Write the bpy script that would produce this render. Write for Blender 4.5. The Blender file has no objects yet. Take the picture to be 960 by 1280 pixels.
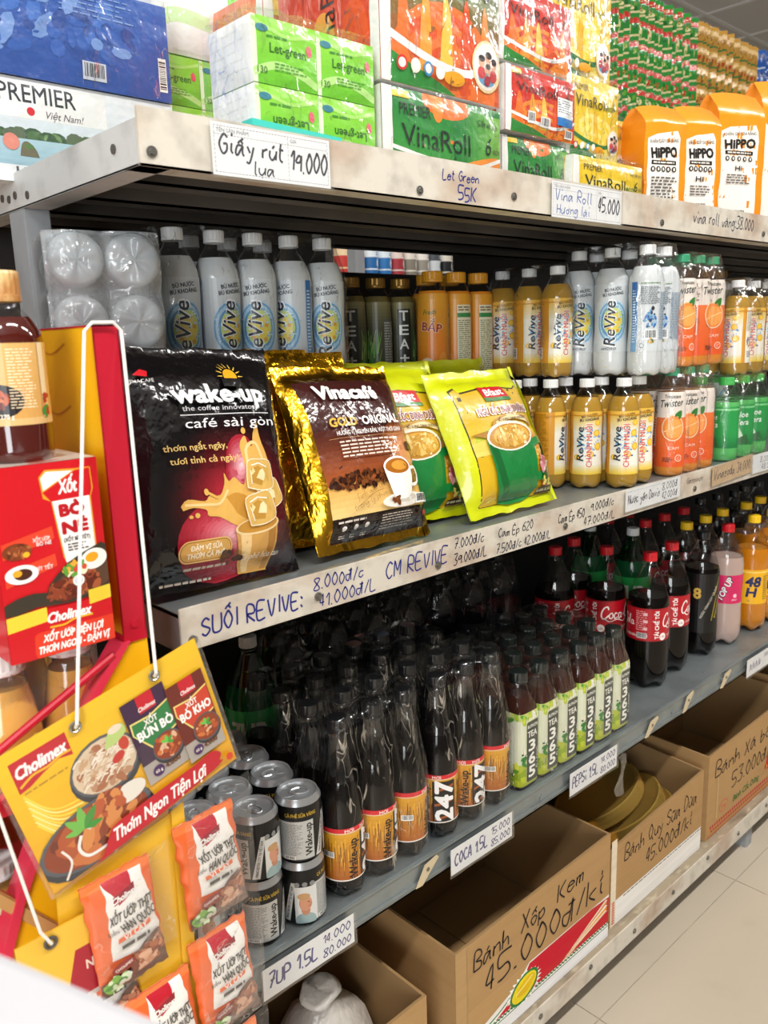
import bpy, bmesh, math, random, unicodedata
from mathutils import Vector, Matrix, noise
from mathutils.geometry import tessellate_polygon
R=math.radians; PI=math.pi
sc=bpy.context.scene; col=sc.collection
random.seed(7)
# ---------------------------------------------------------------- camera, light, exposure
def setup():
    cam=bpy.data.cameras.new('camera'); co=bpy.data.objects.new('camera',cam); col.objects.link(co)
    pit,yaw,rol=0.20778,0.82722,-0.031158
    up=Vector((0,0,1)); fh=Vector((math.cos(yaw),math.sin(yaw),0)); rt=Vector((math.sin(yaw),-math.cos(yaw),0))
    fw=fh*math.cos(pit)-up*math.sin(pit); cu=fh*math.sin(pit)+up*math.cos(pit)
    r2=rt*math.cos(rol)+cu*math.sin(rol); c2=cu*math.cos(rol)-rt*math.sin(rol)
    M=Matrix((r2,c2,-fw)).transposed().to_4x4(); M.translation=(-.415,-.79,1.36)
    co.matrix_world=M
    cam.sensor_fit='HORIZONTAL'; cam.sensor_width=36; cam.lens=1031.8*36/960
    cam.clip_start=.02; cam.clip_end=60
    cam.dof.use_dof=True; cam.dof.focus_distance=1.25; cam.dof.aperture_fstop=11.5
    sc.camera=co
    w=bpy.data.worlds.new('World'); sc.world=w; w.use_nodes=True
    w.node_tree.nodes['Background'].inputs[0].default_value=(.9,.95,1,1); w.node_tree.nodes['Background'].inputs[1].default_value=.12
    def area(n,loc,sx,sy,p,c=(1,.975,.94),aim=None):
        l=bpy.data.lights.new(n,'AREA'); l.shape='RECTANGLE'; l.size=sx; l.size_y=sy; l.energy=p; l.color=c
        o=bpy.data.objects.new(n,l); col.objects.link(o); o.location=loc
        if aim: o.rotation_euler=(Vector(aim)-Vector(loc)).to_track_quat('-Z','Y').to_euler()
    # rows of ceiling tube lamps over the aisle in front of the shelf and over the next aisle
    for i,x in enumerate((-1.6,.3,2.2,4.1)):
        area('ceiling_tube_light',(x,-1.35,3.1),1.25,.10,43)
    for i,x in enumerate((-.6,1.6,3.8)):
        area('ceiling_tube_light_rear',(x,1.35,3.1),1.25,.10,38)
    # added fill light that lifts the shelf fronts; its window is made up
    area('added_fill_light',(-2.92,-1.9,1.45),2.2,2.2,165,(.93,.97,1),aim=(1.0,-.6,1.0))
    sc.view_settings.view_transform='Standard'; sc.view_settings.look='None'
    sc.view_settings.exposure=0.0; sc.view_settings.gamma=1; sc.view_settings.use_curve_mapping=False
    sc.cycles.transparent_max_bounces=24; sc.cycles.max_bounces=8; sc.cycles.caustics_reflective=False; sc.cycles.caustics_refractive=False
setup()
# ---------------------------------------------------------------- materials
def lin(c):
    if isinstance(c,str):
        c=c.lstrip('#'); c=[int(c[i:i+2],16)/255 for i in (0,2,4)]
    return tuple((x/12.92 if x<=.04045 else ((x+.055)/1.055)**2.4) for x in c)
M={}
def mat(n,c='#888888',rough=.5,metal=0,coat=0,bump=None,attr=False,stain=None,spec=.5,trans=0,sss=0,emit=None,foil=False):
    m=bpy.data.materials.new(n); m.use_nodes=True; nt=m.node_tree; b=nt.nodes['Principled BSDF']
    b.inputs['Roughness'].default_value=rough; b.inputs['Metallic'].default_value=metal
    b.inputs['Coat Weight'].default_value=coat; b.inputs['Coat Roughness'].default_value=.08
    b.inputs['Specular IOR Level'].default_value=spec
    if trans: b.inputs['Transmission Weight'].default_value=trans
    if sss:
        b.inputs['Subsurface Weight'].default_value=sss; b.inputs['Subsurface Radius'].default_value=(.02,.02,.02)
    if emit:
        b.inputs['Emission Color'].default_value=(*lin(emit[0]),1); b.inputs['Emission Strength'].default_value=emit[1]
    tc=None
    def coords(scale):
        nonlocal tc
        if tc is None: tc=nt.nodes.new('ShaderNodeTexCoord')
        mp=nt.nodes.new('ShaderNodeMapping'); nt.links.new(tc.outputs['Object'],mp.inputs[0])
        mp.inputs['Scale'].default_value=scale if isinstance(scale,tuple) else (scale,)*3
        return mp.outputs[0]
    src=None
    if attr:
        a=nt.nodes.new('ShaderNodeAttribute'); a.attribute_name='Col'; src=a.outputs['Color']
        if foil:
            iv=nt.nodes.new('ShaderNodeMath'); iv.operation='SUBTRACT'; iv.inputs[0].default_value=1; nt.links.new(a.outputs['Alpha'],iv.inputs[1]); nt.links.new(iv.outputs[0],b.inputs['Metallic'])
    else:
        b.inputs['Base Color'].default_value=(*lin(c),1)
    for st in (stain or []):           # (colour, scale, threshold low, high, amount)
        nz=nt.nodes.new('ShaderNodeTexNoise'); nz.inputs['Scale'].default_value=1; nz.inputs['Detail'].default_value=6
        nt.links.new(coords(st[1]),nz.inputs['Vector'])
        rp=nt.nodes.new('ShaderNodeMapRange'); rp.inputs[1].default_value=st[2]; rp.inputs[2].default_value=st[3]; rp.inputs[4].default_value=st[4]
        nt.links.new(nz.outputs[0],rp.inputs[0])
        mx=nt.nodes.new('ShaderNodeMix'); mx.data_type='RGBA'
        nt.links.new(rp.outputs[0],mx.inputs[0])
        if src: nt.links.new(src,mx.inputs[6])
        else: mx.inputs[6].default_value=(*lin(c),1)
        mx.inputs[7].default_value=(*lin(st[0]),1); src=mx.outputs[2]
    if src: nt.links.new(src,b.inputs['Base Color'])
    if bump:                            # (scale, strength, distance)
        nz=nt.nodes.new('ShaderNodeTexNoise'); nz.inputs['Scale'].default_value=1; nz.inputs['Detail'].default_value=3
        nt.links.new(coords(bump[0]),nz.inputs['Vector'])
        bp=nt.nodes.new('ShaderNodeBump'); bp.inputs['Strength'].default_value=bump[1]; bp.inputs['Distance'].default_value=bump[2]
        nt.links.new(nz.outputs[0],bp.inputs['Height']); nt.links.new(bp.outputs[0],b.inputs['Normal'])
        if coat: nt.links.new(bp.outputs[0],b.inputs['Coat Normal'])
    M[n]=m; return m
def clear(n,base=.04,gain=.9,tint='#ffffff',rough=.06,bump=None,haze=0,hazec='#dfe6ea',power=4.0,streak=0):
    """thin clear plastic: lets light straight through, reflects by angle; 'haze' adds a milky share"""
    m=bpy.data.materials.new(n); m.use_nodes=True; nt=m.node_tree; nt.nodes.clear(); N=nt.nodes.new; L=nt.links.new
    out=N('ShaderNodeOutputMaterial'); tr=N('ShaderNodeBsdfTransparent'); tr.inputs[0].default_value=(*lin(tint),1)
    gl=N('ShaderNodeBsdfGlossy'); gl.inputs['Roughness'].default_value=rough; gl.inputs[0].default_value=(1,1,1,1)
    lw=N('ShaderNodeLayerWeight'); lw.inputs[0].default_value=.5
    pw=N('ShaderNodeMath'); pw.operation='POWER'; L(lw.outputs['Facing'],pw.inputs[0]); pw.inputs[1].default_value=power
    ma=N('ShaderNodeMath'); ma.operation='MULTIPLY_ADD'; L(pw.outputs[0],ma.inputs[0]); ma.inputs[1].default_value=gain; ma.inputs[2].default_value=base; ma.use_clamp=True
    fac=ma.outputs[0]
    if bump:
        tc=N('ShaderNodeTexCoord'); mp=N('ShaderNodeMapping'); L(tc.outputs['Object'],mp.inputs[0]); mp.inputs['Scale'].default_value=bump[0]
        nz=N('ShaderNodeTexNoise'); nz.inputs['Scale'].default_value=1; nz.inputs['Detail'].default_value=3; nz.inputs['Distortion'].default_value=.6; L(mp.outputs[0],nz.inputs['Vector'])
        bp=N('ShaderNodeBump'); bp.inputs['Strength'].default_value=bump[1]; bp.inputs['Distance'].default_value=bump[2]; L(nz.outputs[0],bp.inputs['Height'])
        L(bp.outputs[0],gl.inputs['Normal']); L(bp.outputs[0],lw.inputs['Normal'])
    if streak:                          # sharp creases in the film that catch the light
        mp2=N('ShaderNodeMapping'); L(tc.outputs['Object'],mp2.inputs[0]); mp2.inputs['Scale'].default_value=tuple(q*1.6 for q in bump[0])
        n2=N('ShaderNodeTexNoise'); n2.inputs['Scale'].default_value=1; n2.inputs['Detail'].default_value=1.5; n2.inputs['Distortion'].default_value=1.2; L(mp2.outputs[0],n2.inputs['Vector'])
        su=N('ShaderNodeMath'); su.operation='SUBTRACT'; L(n2.outputs[0],su.inputs[0]); su.inputs[1].default_value=.5
        ab=N('ShaderNodeMath'); ab.operation='ABSOLUTE'; L(su.outputs[0],ab.inputs[0])
        mr=N('ShaderNodeMapRange'); L(ab.outputs[0],mr.inputs[0]); mr.inputs[1].default_value=.002; mr.inputs[2].default_value=.018; mr.inputs[3].default_value=streak; mr.inputs[4].default_value=0
        mk=N('ShaderNodeMapRange'); L(nz.outputs[0],mk.inputs[0]); mk.inputs[1].default_value=.5; mk.inputs[2].default_value=.62
        ml=N('ShaderNodeMath'); ml.operation='MULTIPLY'; L(mr.outputs[0],ml.inputs[0]); L(mk.outputs[0],ml.inputs[1])
        ad=N('ShaderNodeMath'); ad.operation='ADD'; ad.use_clamp=True; L(fac,ad.inputs[0]); L(ml.outputs[0],ad.inputs[1]); fac=ad.outputs[0]
    mx=N('ShaderNodeMixShader'); L(fac,mx.inputs[0])
    first=tr.outputs[0]
    if haze:
        df=N('ShaderNodeBsdfDiffuse'); df.inputs[0].default_value=(*lin(hazec),1)
        m2=N('ShaderNodeMixShader'); m2.inputs[0].default_value=haze; L(tr.outputs[0],m2.inputs[1]); L(df.outputs[0],m2.inputs[2]); first=m2.outputs[0]
    L(first,mx.inputs[1]); L(gl.outputs[0],mx.inputs[2]); L(mx.outputs[0],out.inputs[0])
    M[n]=m; return m
mat('print_gloss',rough=.28,attr=True,coat=.3)
mat('print_paper',rough=.75,attr=True,spec=.2)
mat('print_label',rough=.35,attr=True)
mat('print_film',rough=.33,attr=True,coat=.75,bump=((34,34,34),.55,.006))
mat('print_foil',rough=.17,attr=True,spec=.35,coat=.4,bump=((38,38,26),.55,.008),foil=True)
mat('print_bag',rough=.3,attr=True,coat=.5,bump=((30,30,24),.4,.006))
mat('print_can',rough=.3,attr=True,metal=.35)
mat('print_card',rough=.7,attr=True,spec=.2,stain=[('#8a6a42',(3,3,60),.45,.75,.22)])
mat('lip_print',rough=.55,attr=True,stain=[('#8f5a2c',(7,7,9),.56,.72,.55),('#8b8478',(30,30,30),.5,.75,.35)])
mat('gold_foil','#d9a21c',rough=.2,metal=.9,bump=((34,34,22),1.0,.02))
mat('steel_lip','#cdc6b8',rough=.55,stain=[('#94602f',(6,6,10),.50,.70,.65),('#8b8478',(30,30,30),.48,.72,.5)])
mat('steel_white','#c9c9c6',rough=.5,stain=[('#77756e',(16,16,16),.5,.75,.5)])
mat('steel_galv','#8f9798',rough=.38,metal=.55,stain=[('#5c6264',(14,14,14),.45,.75,.5)],bump=((60,60,60),.1,.002))
mat('steel_post','#9b9fa2',rough=.5,stain=[('#6c6e70',(14,14,8),.45,.75,.5)])
mat('steel_dark','#57514b',rough=.6,stain=[('#3a3531',(9,9,9),.4,.7,.6)])
mat('plywood','#9b8d76',rough=.8,stain=[('#57493a',(10,24,24),.48,.7,.7),('#c9bca5',(30,60,30),.55,.7,.5)])
mat('light_block','#2f2c2a',rough=.8)
mat('bolt','#8c8a84',rough=.35,metal=.9)
mat('carton','#b08c5e',rough=.8,spec=.2,stain=[('#8c6a42',(4,4,50),.45,.8,.3)])
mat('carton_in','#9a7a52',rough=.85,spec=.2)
mat('cap_white','#e6e8e8',rough=.4); mat('cap_black','#0a0a0d',rough=.3,coat=.3); mat('cap_red','#c4141f',rough=.35)
mat('cap_yellow','#f2c40f',rough=.4); mat('cap_green','#2a9d6e',rough=.4); mat('cap_lime','#37b34a',rough=.4)
mat('cap_gold','#8d6a2a',rough=.35,metal=.5); mat('cap_dark','#0c1512',rough=.3,coat=.3); mat('cap_orange','#dd9a25',rough=.4); mat('cap_brown','#3a2d22',rough=.4)
mat('liq_revive','#d3d8d9',rough=.14,coat=.6); mat('liq_clear','#a3abaf',rough=.06,coat=.6); mat('liq_lemon','#a8812e',rough=.1,coat=.6)
mat('liq_cola','#0b0706',rough=.06,spec=.3); mat('liq_dark','#0a0b0d',rough=.06,spec=.3)
mat('liq_orange','#e08a2a',rough=.15,coat=.6); mat('liq_pink','#b59c92',rough=.15,coat=.6); mat('liq_amber','#c47a0e',rough=.1,coat=.6,sss=.3)
mat('liq_green','#0d7a3c',rough=.08,coat=.6); mat('liq_dkgreen','#12502c',rough=.06,spec=.3); mat('liq_tea','#3a1f17',rough=.06,spec=.3)
mat('liq_aloe','#58b862',rough=.12,coat=.6); mat('liq_sauce','#4a130c',rough=.07,coat=.8); mat('liq_satay','#d9a048',rough=.15,coat=.6); mat('liq_teaplus','#6b6038',rough=.1,coat=.6)
mat('alum','#c3c6c9',rough=.3,metal=.75); mat('tin_gold','#f2c766',rough=.24,metal=.72,bump=((20,20,20),.12,.002))
mat('string','#e9e6de',rough=.8); mat('eyelet','#b9bcc0',rough=.25,metal=1)
mat('rack_red','#b8102b',rough=.4,coat=.3); mat('rack_pink','#d8344f',rough=.4,coat=.3)
mat('rack_yellow','#f2b60c',rough=.45,coat=.2,stain=[('#c98a10',(8,8,3),.5,.8,.3)])
mat('foam_white','#b4b4b8',rough=.85); mat('tissue_white','#eef0ee',rough=.85,bump=((90,90,30),.25,.003))
mat('card_white','#f0f0ee',rough=.7); mat('bag_white','#d9d2c8',rough=.35,coat=.3,bump=((30,30,30),.7,.01))
mat('tape','#c9b896',rough=.3,coat=.4); mat('wood_stick','#c99a5e',rough=.6)
mat('floor_tile','#c4b8a6',rough=.3,stain=[('#b7a993',(1.3,1.3,1.3),.35,.75,.45),('#9b8d78',(8,8,8),.62,.8,.3)])
mat('grout','#a39a8c',rough=.8); mat('ceiling_tile','#d6d6d6',rough=.9); mat('t_bar','#f0f0f0',rough=.5); mat('plaster','#6f6b66',rough=.9)
mat('teal','#3fc3b4',rough=.4); mat('wood_far','#1f1b18',rough=.7)
clear('pet',.05,.8,rough=.03); clear('pet_green',.06,.8,'#6ac48a'); clear('pet_smoke',.07,.8,'#8d8f90'); clear('glass_clear',.06,.9)
clear('film',.02,.6,bump=((30,30,10),.7,.012),haze=.01,rough=.07,power=3,streak=.5)
clear('film_dark',.008,.45,bump=((30,30,8),.55,.012),haze=.004,hazec='#9aa0a8',rough=.07,power=3.2,streak=.55)
clear('film_fog',.04,.6,bump=((34,34,34),.8,.012),haze=.3,hazec='#dfe5e8',rough=.08,power=3,streak=.5)
clear('pocket',.03,.6,bump=((24,24,24),.6,.01),haze=.03,rough=.08,power=3,streak=.4)
clear('tape_clear',.08,.6,bump=((40,40,40),.5,.006),haze=.1,hazec='#d9d3c4',rough=.12)
# ---------------------------------------------------------------- object helpers
def link(name,me,parent=None):
    o=bpy.data.objects.new(name,me); col.objects.link(o)
    if parent: o.parent=parent
    return o
def tag(o,label,cat,group=None,kind=None):
    if label: o['label']=label
    if cat: o['category']=cat
    if group: o['group']=group
    if kind: o['kind']=kind
    return o
def empty(name,loc,label,cat,group=None,rz=0,rx=0,ry=0):
    o=bpy.data.objects.new(name,None); col.objects.link(o); o.empty_display_size=.02
    o.location=loc; o.rotation_euler=(rx,ry,rz); return tag(o,label,cat,group)
def struct(o): o['kind']='structure'; return o
def ms(*names): return [M[n] for n in names]
def mesh(name,v,f,mats,mi=None,smooth=False):
    me=bpy.data.meshes.new(name); me.from_pydata([tuple(p) for p in v],[],f)
    for m in mats: me.materials.append(m)
    if mi: me.polygons.foreach_set('material_index',mi)
    if smooth: me.polygons.foreach_set('use_smooth',[True]*len(me.polygons))
    me.update(); return me
class G:
    """plain geometry collector (boxes, tubes, polygons) -> ONE mesh"""
    def __init__(s): s.v=[];s.f=[];s.m=[]
    def add(s,v,f,m=0):
        b=len(s.v); s.v+=[Vector(p) for p in v]; s.f+=[tuple(b+i for i in q) for q in f]; s.m+=[m]*len(f); return s
    def box(s,x0,y0,z0,x1,y1,z1,m=0,M4=None):
        v=[Vector(p) for p in ((x0,y0,z0),(x1,y0,z0),(x1,y1,z0),(x0,y1,z0),(x0,y0,z1),(x1,y0,z1),(x1,y1,z1),(x0,y1,z1))]
        if M4: v=[M4@p for p in v]
        return s.add(v,[(0,3,2,1),(4,5,6,7),(0,1,5,4),(1,2,6,5),(2,3,7,6),(3,0,4,7)],m)
    def tube(s,pts,r,n=8,m=0,close=True):
        pts=[Vector(p) for p in pts]; rings=[]
        for i,p in enumerate(pts):
            d=(pts[min(i+1,len(pts)-1)]-pts[max(i-1,0)]).normalized()
            a=d.orthogonal().normalized() if i==0 else (rings_a-d*rings_a.dot(d)).normalized()
            rings_a=a; b=d.cross(a); rr=r[i] if isinstance(r,(list,tuple)) else r
            rings.append([p+(a*math.cos(2*PI*k/n)+b*math.sin(2*PI*k/n))*rr for k in range(n)])
        v=[q for g in rings for q in g]; f=[]
        for i in range(len(pts)-1):
            for k in range(n):
                f.append((i*n+k,i*n+(k+1)%n,(i+1)*n+(k+1)%n,(i+1)*n+k))
        if close: f+= [tuple(range(n-1,-1,-1)),tuple((len(pts)-1)*n+k for k in range(n))]
        return s.add(v,f,m)
    def disc(s,c,nrm,r,h,n=14,m=0):
        c=Vector(c); nrm=Vector(nrm).normalized(); return s.tube([c,c+nrm*h],r,n,m)
    def prism(s,pts,y0,y1,m=0):
        """polygon in x,z extruded along y"""
        n=len(pts); v=[(x,y0,z) for x,z in pts]+[(x,y1,z) for x,z in pts]
        t=tessellate_polygon([[Vector((x,z,0)) for x,z in pts]])
        f=[tuple(q) for q in t]+[tuple(n+i for i in reversed(q)) for q in t]+[(i,(i+1)%n,n+(i+1)%n,n+i) for i in range(n)]
        return s.add(v,f,m)
    def mesh(s,name,mats,smooth=False,bevel=0):
        me=mesh(name,s.v,s.f,mats,s.m)
        bm=bmesh.new(); bm.from_mesh(me); bmesh.ops.recalc_face_normals(bm,faces=bm.faces)
        if bevel:
            bmesh.ops.bevel(bm,geom=[e for e in bm.edges if len(e.link_faces)==2 and e.calc_face_angle(0)>.6],offset=bevel,segments=2,affect='EDGES',clamp_overlap=True)
        bm.to_mesh(me); bm.free()
        if smooth:
            me.polygons.foreach_set('use_smooth',[True]*len(me.polygons))
            try: me.set_sharp_from_angle(angle=R(40))
            except Exception: pass
        return me
    def obj(s,name,mats,parent=None,smooth=False,bevel=0): return link(name,s.mesh(name,mats,smooth,bevel),parent)
# ---------------------------------------------------------------- printed matter
_tc={}
def textmesh(t,bold,res):
    k=(t,bold,res)
    if k not in _tc:
        cu=bpy.data.curves.new('t','FONT'); cu.body=t; cu.size=1; cu.resolution_u=res; cu.fill_mode='FRONT'
        o=bpy.data.objects.new('t',cu); me=bpy.data.meshes.new_from_object(o)
        v=[(p.co.x,p.co.y) for p in me.vertices]; f=[tuple(p.vertices) for p in me.polygons]
        bpy.data.objects.remove(o); bpy.data.curves.remove(cu); bpy.data.meshes.remove(me); _tc[k]=(v,f)
    return _tc[k]
HG={'A':'02 28 42|14 34','B':'02 08 38 46 15 44 42 02','C':'47 28 05 22 43','D':'02 08 37 45 22 02','E':'48 08 02 42|05 35','F':'48 08 02|05 35','G':'47 28 05 22 43 45 25','H':'02 08|42 48|05 45','I':'12 18','K':'02 08|48 15 42',
'L':'08 02 42','M':'02 08 24 48 42','N':'02 08 42 48','O':'28 05 22 45 28','P':'02 08 38 46 35 05','Q':'28 05 22 45 28|33 51','R':'02 08 38 46 35 05 42','S':'47 28 06 44 22 03','T':'08 48|28 22','U':'08 03 22 43 48','V':'08 22 48','X':'08 42|48 02','Y':'08 25 48|25 22',
'a':'45 15 03 12 34 45 43 52','b':'08 02 33 44 25 04','c':'45 15 03 22 43','d':'35 05 03 22 34 48 42','e':'04 44 35 15 03 22 43','g':'45 15 03 23 45 41 20 01','h':'02 08 04 35 43 42','i':'15 13 22|17 18','k':'02 08|45 14 42','l':'18 13 22','m':'05 02 04 25 22 24 45 42','n':'05 02 04 35 43 42',
'o':'25 04 22 44 25','p':'05 00|04 35 43 12 03','q':'45 15 03 33 45 40','r':'05 02 04 25 35','s':'45 15 14 34 22 02','t':'18 13 32|06 36','u':'05 03 22 44 45 42','v':'05 22 45','x':'05 42|45 02','y':'05 23|45 20 00','z':'05 45 02 42',
'0':'28 05 22 45 28 17','1':'06 28 22','2':'07 28 46 02 42','3':'08 48 25 44 32 02','4':'34 04 28 22','5':'48 08 05 35 43 22 02','6':'48 16 03 22 43 35 05','7':'08 48 12|15 45','8':'28 07 43 22 03 47 28','9':'46 27 05 35 47 42',
'.':'02 12','-':'05 35',':':'03 12|06 15','/':'02 38','đ':'35 05 03 22 34 48 42|27 57',',':'12 01','ư':'05 03 22 44 45 42|45 56','ơ':'25 04 22 44 25|45 56'}
MK={'\u0301':'0 0 1 1','\u0300':'0 1 1 0','\u0302':'-.6 0 .5 1 1.6 0','\u0306':'-.6 1 .5 0 1.6 1','\u0303':'-.6 0 0 .8 1 .2 1.6 1','\u0309':'0 1 1 1.2 .5 .2','\u0323':None}
class Pr:
    def __init__(s,seed=1,clip=True): s.clip=clip; s.v=[];s.f=[];s.c=[];s.L=0;s.rn=random.Random(seed)
    def add(s,pts,tris,c,step=1):
        b=len(s.v); s.v+=[(x,y,s.L) for x,y in pts]; s.f+=[tuple(b+i for i in t) for t in tris]
        mt=isinstance(c,str) and c[0]=='@'; cc=(*lin(c[1:] if mt else c),0 if mt else 1); s.c+=[cc]*len(tris); s.L+=step; return s
    def poly(s,pts,c,step=1):
        t=tessellate_polygon([[Vector((x,y,0)) for x,y in pts]])
        tt=[]
        for q in t:
            a,b,d=[pts[i] for i in q]
            cr=(b[0]-a[0])*(d[1]-a[1])-(b[1]-a[1])*(d[0]-a[0])
            if abs(cr)>1e-14: tt.append(tuple(q) if cr>0 else tuple(reversed(q)))
        return s.add(pts,tt,c,step)
    def rect(s,x0,y0,x1,y1,c,step=1): return s.add([(x0,y0),(x1,y0),(x1,y1),(x0,y1)],[(0,1,2,3)],c,step)
    def grad(s,x0,y0,x1,y1,c0,c1,n=12,horiz=False):
        a,b=[[int(c.lstrip('#')[i:i+2],16)/255 for i in (0,2,4)] for c in (c0,c1)]
        for i in range(n):
            t=(i+.5)/n; c=[a[k]+(b[k]-a[k])*t for k in range(3)]
            if horiz: s.rect(x0+(x1-x0)*i/n,y0,x0+(x1-x0)*(i+1)/n,y1,c,0)
            else: s.rect(x0,y0+(y1-y0)*i/n,x1,y0+(y1-y0)*(i+1)/n,c,0)
        s.L+=1; return s
    def ell(s,cx,cy,rx,ry,c,rot=0,n=22,step=1):
        ca,sa=math.cos(rot),math.sin(rot); p=[]
        for k in range(n):
            x,y=rx*math.cos(2*PI*k/n),ry*math.sin(2*PI*k/n); p.append((cx+x*ca-y*sa,cy+x*sa+y*ca))
        return s.add(p,[tuple(range(n))],c,step)
    def line(s,pts,w,c,step=1):
        n=len(pts); L=[]
        for i in range(n):
            a=pts[max(i-1,0)]; b=pts[min(i+1,n-1)]; dx,dy=b[0]-a[0],b[1]-a[1]; l=math.hypot(dx,dy) or 1
            ww=w[i] if isinstance(w,(list,tuple)) else w
            L.append((pts[i][0]-dy/l*ww/2,pts[i][1]+dx/l*ww/2)); L.append((pts[i][0]+dy/l*ww/2,pts[i][1]-dx/l*ww/2))
        return s.add(L,[(2*i,2*i+1,2*i+3,2*i+2) for i in range(n-1)],c,step)
    def curve(s,pts,w,c,step=1,k=6): return s.line(smooth(pts,k),w,c,step)
    def text(s,t,cx,cy,h,c,w=None,bold=0,shear=0,rot=0,al='c',res=2,step=1,xs=1):
        horns=[]; bars=[]; plain=''
        for ch in t:
            if ch in 'Đđ': bars.append((plain,ch=='Đ')); ch='D' if ch=='Đ' else 'd'
            d=unicodedata.normalize('NFD',ch)
            if '\u031b' in d: ch=unicodedata.normalize('NFC',d.replace('\u031b','')); horns.append((plain+d[0],d[0].isupper()))
            plain+=ch
        v,f=textmesh(plain,0,res)
        if not v: return s
        v=list(v); f=list(f)
        for pre,upc in horns:
            xe=max(p[0] for p in textmesh(pre,0,res)[0]); yt=.70 if upc else .52; b=len(v)
            v+=[(xe-.06,yt-.07),(xe+.05,yt+.0),(xe+.10,yt+.13),(xe+.03,yt+.13),(xe-.01,yt+.05),(xe-.06,yt+.03)]; f.append(tuple(range(b,b+6)))
        for pre,upc in bars:
            a=textmesh(pre+('D' if upc else 'd'),0,res)[0]; xr=max(p[0] for p in a); xl=xr-(.66 if upc else .52); b=len(v)
            x_,X_,y_=(xl-.05,xl+.30,.33) if upc else (xr-.28,xr+.07,.60)
            v+=[(x_,y_),(X_,y_),(X_,y_+.075),(x_,y_+.075)]; f.append((b,b+1,b+2,b+3))
        k=h/.727; x0=min(p[0] for p in v); x1=max(p[0] for p in v)
        kx=k*xs if w is None else w/max(x1-x0,1e-6)
        ox={'c':(x0+x1)/2,'l':x0,'r':x1}[al]; ca,sa=math.cos(rot),math.sin(rot); P=[]
        for x,y in v:
            X=(x-ox)*kx+(y-.36)*k*shear; Y=(y-.36)*k; P.append((cx+X*ca-Y*sa,cy+X*sa+Y*ca))
        if bold>.008:                   # heavier stroke: the same letters printed again a hair apart
            d=bold*k*.75
            for i in range(6): s.add([(a+d*math.cos(i*PI/3),b+d*math.sin(i*PI/3)) for a,b in P],f,c,.3)
        return s.add(P,f,c,step)
    def hand(s,t,x,y,h,c,lw=.1,slant=.12,rot=0,w=None,jit=.06,step=1):
        """written with a marker: x,y = left end of the baseline, h = capital height"""
        u=h/6; rn=s.rn; out=[]; pen=0
        for ch in t:
            if ch==' ': pen+=3; continue
            if ch in HG: base,mk=ch,[]
            else:
                d=unicodedata.normalize('NFD',ch); base,mk=d[0],list(d[1:])
                if '\u031b' in mk: mk.remove('\u031b'); mk.append('horn')
            g=HG.get(base)
            if g is None: g=HG.get(base.upper()) or HG['-']
            k=.8 if base.isupper() or base.isdigit() else .72
            jy=rn.uniform(-1,1)*jit*6; js=1+rn.uniform(-1,1)*jit; wd=0
            for st in g.split('|'):
                p=[((int(q[0])*k+rn.uniform(-1,1)*jit)*js,(int(q[1])-2+rn.uniform(-1,1)*jit)*js+jy) for q in st.split()]
                wd=max(wd,max(q[0] for q in p)); out.append([(pen+a,b) for a,b in p])
            top=(6.6 if base.isupper() else 3.7)+jy
            for i,m in enumerate(mk):
                mx=pen+wd/2
                if m=='horn': out.append([(pen+wd,top-1),(pen+wd+.7,top+.2)])
                elif m=='\u0323': out.append([(mx,-1),(mx+.3,-1.1)])
                elif MK.get(m):
                    q=[float(z) for z in MK[m].split()]; o=.9*i
                    out.append([(mx-.5+q[j]+o*.6,top+o+q[j+1]) for j in range(0,len(q),2)])
            pen+=wd+1.15
        kx=1 if w is None else w/(pen*u)
        ca,sa=math.cos(rot),math.sin(rot)
        for st in out:
            P=smooth([(a*u*kx+b*u*slant,b*u) for a,b in st],4)
            s.line([(x+a*ca-b*sa,y+a*sa+b*ca) for a,b in P],h*lw,c,0)
        s.L+=step; return s
    def fine(s,x0,y0,x1,y1,n,c,fill=.55,rot=0,step=1,full=False):
        """rows of small print as dashes, x0..x1 wide, n rows between y1 (top) and y0"""
        hh=(y1-y0)/n; ca,sa=math.cos(rot),math.sin(rot)
        for i in range(n):
            y=y1-hh*(i+1)+hh*(1-fill)/2; x=x0; xe=x1 if full else x0+(x1-x0)*s.rn.uniform(.72,1)
            while x<xe:
                l=min(s.rn.uniform(.8,3)*hh,xe-x)
                q=[(x,y),(x+l,y),(x+l,y+hh*fill),(x,y+hh*fill)]
                s.add([((a-x0)*ca-(b-y0)*sa+x0,(a-x0)*sa+(b-y0)*ca+y0) for a,b in q],[(0,1,2,3)],c,0); x+=l+hh*.45
        s.L+=step; return s
    def bars(s,x0,y0,x1,y1,vert=False,bg='#f4f4f0'):
        s.rect(x0,y0,x1,y1,bg); p=.08; t=0
        a,b=(y0,y1) if vert else (x0,x1); L=b-a; q=a+L*.08
        while q<b-L*.1:
            l=L*s.rn.choice((.02,.03,.05))
            if vert: s.rect(x0+(x1-x0)*.1,q,x1-(x1-x0)*.1,q+l,'#222222',0)
            else: s.rect(q,y0+(y1-y0)*.18,q+l,y1-(y1-y0)*.08,'#222222',0)
            q+=l+L*s.rn.choice((.02,.035))
        s.L+=1; return s
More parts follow.
